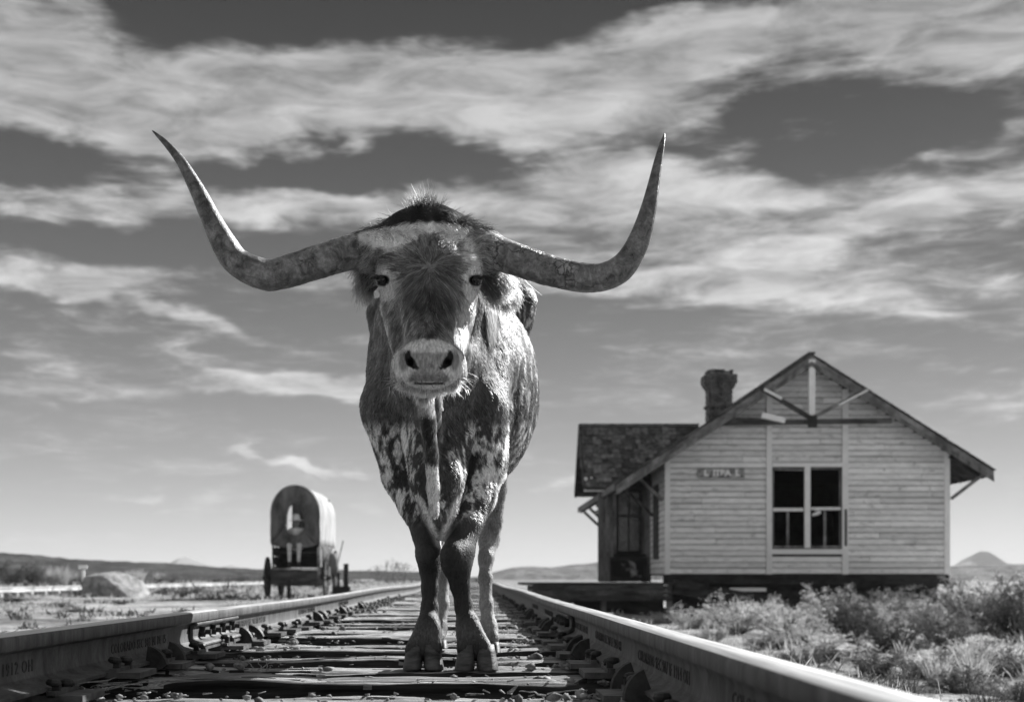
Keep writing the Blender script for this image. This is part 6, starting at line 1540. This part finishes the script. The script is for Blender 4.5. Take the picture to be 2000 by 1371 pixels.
for a in ((20, 1176, 70, 16, 'dark', 'low dark shrub at the left picture edge below the siding rail'), (112, 1186, 80, 16, 'dark', 'flat dark shrub on the bright ground, left foreground'), (150, 1168, 40, 22, 'dark', 'dark shrub just left of the boulder'),
          (272, 1166, 60, 14, 'mid', 'grey shrub at the right foot of the boulder'), (142, 1194, 50, 14, 'mid', 'little grey shrub lowest on the bright left ground'), (236, 1180, 40, 12, 'dark', 'small dark shrub in front of the boulder'),
          (318, 1163, 36, 20, 'dark', 'dark shrub between the boulder and the wagon, leftmost of three'), (362, 1166, 80, 26, 'dark', 'widest dark shrub of the three between boulder and wagon'), (440, 1163, 70, 18, 'dark', 'dark shrub nearest the wagon wheel'),
          (395, 1160, 50, 18, 'mid', 'grey shrub behind the widest dark one'), (480, 1152, 50, 14, 'mid', 'grey scrub beside the left wagon wheel'), (690, 1140, 60, 14, 'mid', 'pale scrub right of the wagon'), (760, 1137, 60, 12, 'mid', 'low scrub left of the front leg, far back'),
          (25, 1146, 80, 56, 'dark', 'tall dark bush at the far left behind the siding rail'), (70, 1145, 60, 50, 'dark', 'second tall dark bush behind the siding rail'), (-20, 1148, 70, 60, 'dark', 'tall dark bush cut by the left picture edge'), (150, 1143, 50, 30, 'mid', 'grey bush behind the thin white post'),
          (330, 1139, 80, 20, 'mid', 'grey bush behind the siding rail, right of the boulder'), (420, 1137, 80, 18, 'mid', 'grey bush behind the siding rail, left of the wagon'), (470, 1136, 60, 16, 'dark', 'dark bush behind the siding rail near the wagon')):
    shrub(*a, GL)
def grass_clump(px, py, wpx, hpx, n, label, mt=M_STRAW, Yv=None, group='tall dry grass clumps', seed=1):
    Y = Yv or 30.0
    if not Yv:
        for _ in range(12): Y = F*(CZ-float(ground_z((px-PX0)*Y/F, Y)))/(py-PY0)
    x = (px-PX0)*Y/F; z = float(ground_z(x, Y)); s = Y/F; rng = np.random.default_rng(seed)
    a = rng.uniform(0, 6.28, n); r = np.sqrt(rng.random(n))*wpx*s*0.22
    c = np.stack([r*np.cos(a), r*np.sin(a), np.zeros(n)], 1); d = np.stack([np.cos(a)*0.35*r/(wpx*s*0.22+1e-6)+rng.normal(0, 0.12, n), np.sin(a)*0.3+rng.normal(0, 0.12, n), np.ones(n)], 1)
    V, Q = blades(c, d, rng.uniform(0.5, 1.0, n)*hpx*s*1.02, np.full(n, max(0.004, 0.8*s)), rng)
    o = link_mesh('dry_grass', np_mesh('dry_grass', V, Q), mt, None, (x, Y, z-0.01)); tag(o, label, 'grass clump', group); return o
for a in ((112, 1144, 80, 46, 420, 'tall bright fan of dry grass behind the siding rail on the left'), (140, 1142, 40, 34, 160, 'smaller bright grass fan right of the tall one'), (265, 1138, 60, 32, 220, 'pale grass clump behind the boulder'), (312, 1137, 40, 24, 120, 'pale grass clump right of the boulder, behind the siding'),
          (1905, 1330, 90, 80, 200, 'pale grass clump in the right foreground'), (1830, 1335, 70, 75, 160, 'dry grass with long blades left of the pale clump'), (1575, 1290, 60, 45, 90, 'thin dry grass behind the right rail, under the thick bush')):
    grass_clump(*a, seed=int(a[0]))
grass_clump(1745, 1385, 170, 105, 240, 'dark wiry weed with thin stalks beside the near right rail', M_BRUSH, None, 'wiry weeds by the near right rail', 5)
grass_clump(1655, 1372, 110, 60, 110, 'smaller dark weed left of the wiry one behind the rail', M_BRUSH, None, 'wiry weeds by the near right rail', 6)
grass_clump(1925, 1400, 120, 80, 150, 'dark wiry weed in the bottom right corner', M_BRUSH, None, 'wiry weeds by the near right rail', 7)
def curly_weed():
    rng = np.random.default_rng(8); mb = MB(); Y = 2.75
    w = lambda px, py, dy=0.0: P(px, py, Y+dy)
    base = w(1700, 1420)
    arcs = [[(1640, 1336), (1632, 1312), (1650, 1288), (1680, 1285), (1695, 1305), (1690, 1320)], [(1700, 1350), (1712, 1318), (1700, 1296), (1688, 1292)], [(1712, 1345), (1745, 1315), (1752, 1300), (1735, 1290), (1722, 1296)],
            [(1720, 1352), (1762, 1340), (1770, 1318), (1762, 1300)], [(1640, 1330), (1660, 1322), (1690, 1330), (1720, 1348)], [(1680, 1330), (1690, 1318), (1702, 1322), (1698, 1334), (1684, 1332)], [(1730, 1350), (1745, 1330), (1752, 1335), (1740, 1352)]]
    for k, a in enumerate(arcs):
        pts = [w(x+random.uniform(-2, 2), y, 0.02*math.sin(k*2+i)) for i, (x, y) in enumerate(a)]
        fine = []
        for i in range(len(pts)-1):
            for t in np.linspace(0, 1, 5, endpoint=False): fine.append(pts[i]*(1-t)+pts[i+1]*t)
        fine.append(pts[-1]); fine = [base*0.0+q for q in fine]
        mb.tube(fine, 0.0013, 5)
        for q in fine:
            if rng.random() < 0.8 and k not in (0,): mb.tube([q+rng.normal(0, 0.0015, 3), q+rng.normal(0, 0.0015, 3)+np.array((0, 0, 0.003))], [0.0022, 0.0014], 5)
    for k in range(3): mb.tube([base+np.array((0.02*k, 0.02*k, 0)), w(1690+20*k, 1352)+np.array((0, 0.03, 0)), w(1660+38*k, 1338)], [0.003, 0.002, 0.0014], 5)
    o = mb.build('curly_weed', M_STRAW); tag(o, 'pale curling dry weed with beaded seed heads beside the near right rail', 'weed')
curly_weed()
def loose_grass():
    rng = np.random.default_rng(12)
    out = []
    for (n, xa, xb, ya, yb, L0, L1, m) in ((5200, -30, -2.6, 9, 60, 0.05, 0.20, 7), (2600, 2.0, 18, 7, 32, 0.06, 0.26, 7), (900, 0.75, 4.2, 2.6, 9, 0.03, 0.13, 6), (700, -2.6, -1.3, 3, 16, 0.03, 0.10, 5), (2600, -70, -6, 45, 150, 0.15, 0.5, 6), (1400, 10, 60, 34, 130, 0.15, 0.5, 6), (160, -0.9, 0.3, 6, 20, 0.03, 0.09, 5)):
        y = ya+(yb-ya)*rng.random(n)**1.4; x = rng.uniform(xa, xb, n) if xb-xa < 10 else (xa+(xb-xa)*rng.random(n))
        clump = fbm(np.stack([x*0.5, y*0.35, x*0], -1), 3) > 0.46; x, y = x[clump], y[clump]; z = ground_z(x, y); n = len(x)
        c = np.repeat(np.stack([x, y, z-0.005], 1), m, 0)+rng.normal(0, 0.03, (n*m, 3))*np.array((1, 1, 0)); d = rng.normal(0, 0.55, (n*m, 3)); d[:, 2] = 1
        L = rng.uniform(L0, L1, n*m); w = 0.003+0.00035*np.repeat(y, m)
        out.append(blades(c, d, L, w, rng))
    V = np.concatenate([q[0] for q in out]); off = np.cumsum([0]+[len(q[0]) for q in out[:-1]]); Q = np.concatenate([q[1]+o for q, o in zip(out, off)])
    o = link_mesh('grass', np_mesh('grass', V, Q), M_STRAW); tag(o, kind='stuff')
loose_grass()
def low_scrub():
    rng = np.random.default_rng(19); out = []
    for (n, xa, xb, ya, yb, L0, L1, m) in ((1500, -32, -3.0, 10, 62, 0.04, 0.16, 14), (500, 2.2, 16, 8, 30, 0.05, 0.16, 12), (1800, -90, -7, 50, 170, 0.2, 0.6, 9), (600, 12, 60, 36, 130, 0.2, 0.6, 9)):
        y = ya+(yb-ya)*rng.random(n)**1.3; x = xa+(xb-xa)*rng.random(n)
        ok = fbm(np.stack([x*0.33+40, y*0.22, x*0], -1), 3) > 0.5; x, y = x[ok], y[ok]; n = len(x); z = ground_z(x, y)
        c = np.repeat(np.stack([x, y, z-0.005], 1), m, 0)+rng.normal(0, 0.07, (n*m, 3))*np.array((1, 1, 0)); d = rng.normal(0, 0.7, (n*m, 3)); d[:, 2] = np.abs(d[:, 2])+0.4
        out.append(blades(c, d, rng.uniform(L0, L1, n*m), 0.006+0.0005*np.repeat(y, m), rng))
    V = np.concatenate([q[0] for q in out]); off = np.cumsum([0]+[len(q[0]) for q in out[:-1]]); Q = np.concatenate([q[1]+o for q, o in zip(out, off)])
    o = link_mesh('low_scrub', np_mesh('low_scrub', V, Q), M_BRUSH); tag(o, kind='stuff')
low_scrub()
def bare_bush(px, py, hpx, Y, label, seed):
    rng = np.random.default_rng(seed); mb = MB(); s = Y/F; x = (px-PX0)*s; z = float(ground_z(x, Y)); H = hpx*s+max(0, CZ+(PY0-py)*s-z)
    def grow(p, d, L, r, lv):
        q = p+d*L; mb.tube([p, (p+q)/2+rng.normal(0, L*0.05, 3), q], [r, r*0.8, r*0.6], 4, False)
        if lv > 0:
            for _ in range(3): e = d+rng.normal(0, 0.45, 3); e[2] = abs(e[2]); e /= np.linalg.norm(e); grow(q, e, L*rng.uniform(0.55, 0.8), r*0.6, lv-1)
    for k in range(4): grow(np.array((0.1*k-0.15, 0, 0.0)), np.array((rng.normal(0, 0.35), rng.normal(0, 0.3), 1.0)), H*0.38, 0.04, 3)
    o = mb.build('bare_bush', M_STEM, None, False, (x, Y, z)); tag(o, label, 'bare bush', 'leafless bushes far behind the front leg')
bare_bush(757, 1118, 28, 120, 'leafless bush on the skyline left of the front leg, left one', 3); bare_bush(787, 1118, 24, 130, 'leafless bush on the skyline nearest the front leg', 4); bare_bush(735, 1118, 16, 125, 'smallest leafless bush on the skyline, near the wagon', 5)
# ---- boulder
def boulder():
    Y = 41.0; s = Y/F; x = (222-PX0)*s; z = float(ground_z(x, Y))
    V, Fc = ico(4); rng = np.random.default_rng(4)
    for nv, lim in (((-0.8, -0.6, 0.12), 0.62), ((-0.2, -0.2, 1), 0.62), ((0.55, -0.5, 0.7), 0.60), ((-0.3, -0.95, -0.05), 0.7), ((0.9, -0.2, 0.35), 0.78), ((0.1, 0.6, 0.8), 0.7)):
        nv = np.array(nv)/np.linalg.norm(nv); V = V-np.maximum(V@nv-lim, 0)[:, None]*nv*0.92
    n = V/np.linalg.norm(V, axis=1)[:, None]
    V = V*(1+0.22*(fbm(n*1.6+3, 4)-0.5)+0.12*(fbm(n*6, 3)-0.5))[:, None]*np.array((1.12, 0.9, 0.72)); V[:, 2] -= 0.22*np.maximum(V[:, 0], 0); V[:, 2] += 0.10
    o = link_mesh('boulder', np_mesh('boulder', V, Fc, True), mat('boulder_rock', 0.14, 0.42, 4, 0.95, 0.8, fine=0.25, bdist=0.05), None, (x, Y, z+0.16)); tag(o, 'large weathered boulder lying on the plain at the left', 'boulder')
boulder()
# ---- the siding with its rail on blocks, and the thin post
def siding():
    X = -14.0; mb = MB(); pts = RPROF; ys = list(np.arange(34, 70, 3.0))+list(np.arange(70, 200, 10.0)); z0 = -0.16; n = len(pts)
    mb.add([(X+u, y, z0+w*1.1) for y in ys for u, w in pts], [(i*n+k, i*n+(k+1) % n, (i+1)*n+(k+1) % n, (i+1)*n+k) for i in range(len(ys)-1) for k in range(n)]+[tuple(range(n)), tuple((len(ys)-1)*n+k for k in range(n))])
    o = mb.build('rail', mat('dull_siding_rail', 0.25, 0.6, 0.8, 0.7, 0.2, metallic=0.1)); tag(o, 'bright far rail of the siding crossing the plain behind the boulder', 'rail')
    mb = MB(); mb.box((0, 0, 0), (2.4, 0.24, 0.3)); me = mb.mesh('railway_tie'); me.materials.append(M_TIE)
    for k, y in enumerate(np.arange(35, 120, 1.35)):
        o = link_mesh('railway_tie', me, None, None, (X-0.75, y, z0-0.152)); tag(o, 'dark block under the far siding rail', 'railway tie', 'blocks under the siding rail')
    Y = 46.0; s = Y/F; x = (163-PX0)*s; gz = float(ground_z(x, Y)); mb = MB(); mb.tube([(x, Y, gz-0.1), (x, Y, CZ+(PY0-1113)*s)], 0.05, 8); p = empty('post_sign', (x, Y, gz)); tag(p, 'thin white post with a small pale board on top, left of the boulder', 'post')
    o = mb.build('post', M_TRIM, p); o.data.transform(Matrix.Translation(-p.location))
    mb = MB(); mb.box((x, Y-0.07, CZ+(PY0-1107)*s), (0.30, 0.03, 0.12)); o = mb.build('board', M_TRIM, p); o.data.transform(Matrix.Translation(-p.location))
siding()
# ------------------------------------------------------------------ thin air that greys the far peaks
def haze():
    mb = MB(); mb.box((0, 2900, 30), (8600, 6800, 69))
    m = bpy.data.materials.new('thin_haze'); m.use_nodes = True; T = NT(m.node_tree)
    v = T.n('ShaderNodeVolumePrincipled'); v.inputs['Color'].default_value = (0.9, 0.9, 0.9, 1); v.inputs['Density'].default_value = HAZE
    o = T.n('ShaderNodeOutputMaterial'); T.link(v.outputs[0], o.inputs['Volume'])
    ob = mb.build('haze', m); tag(ob, kind='stuff')
HAZE = 0.00018
haze()
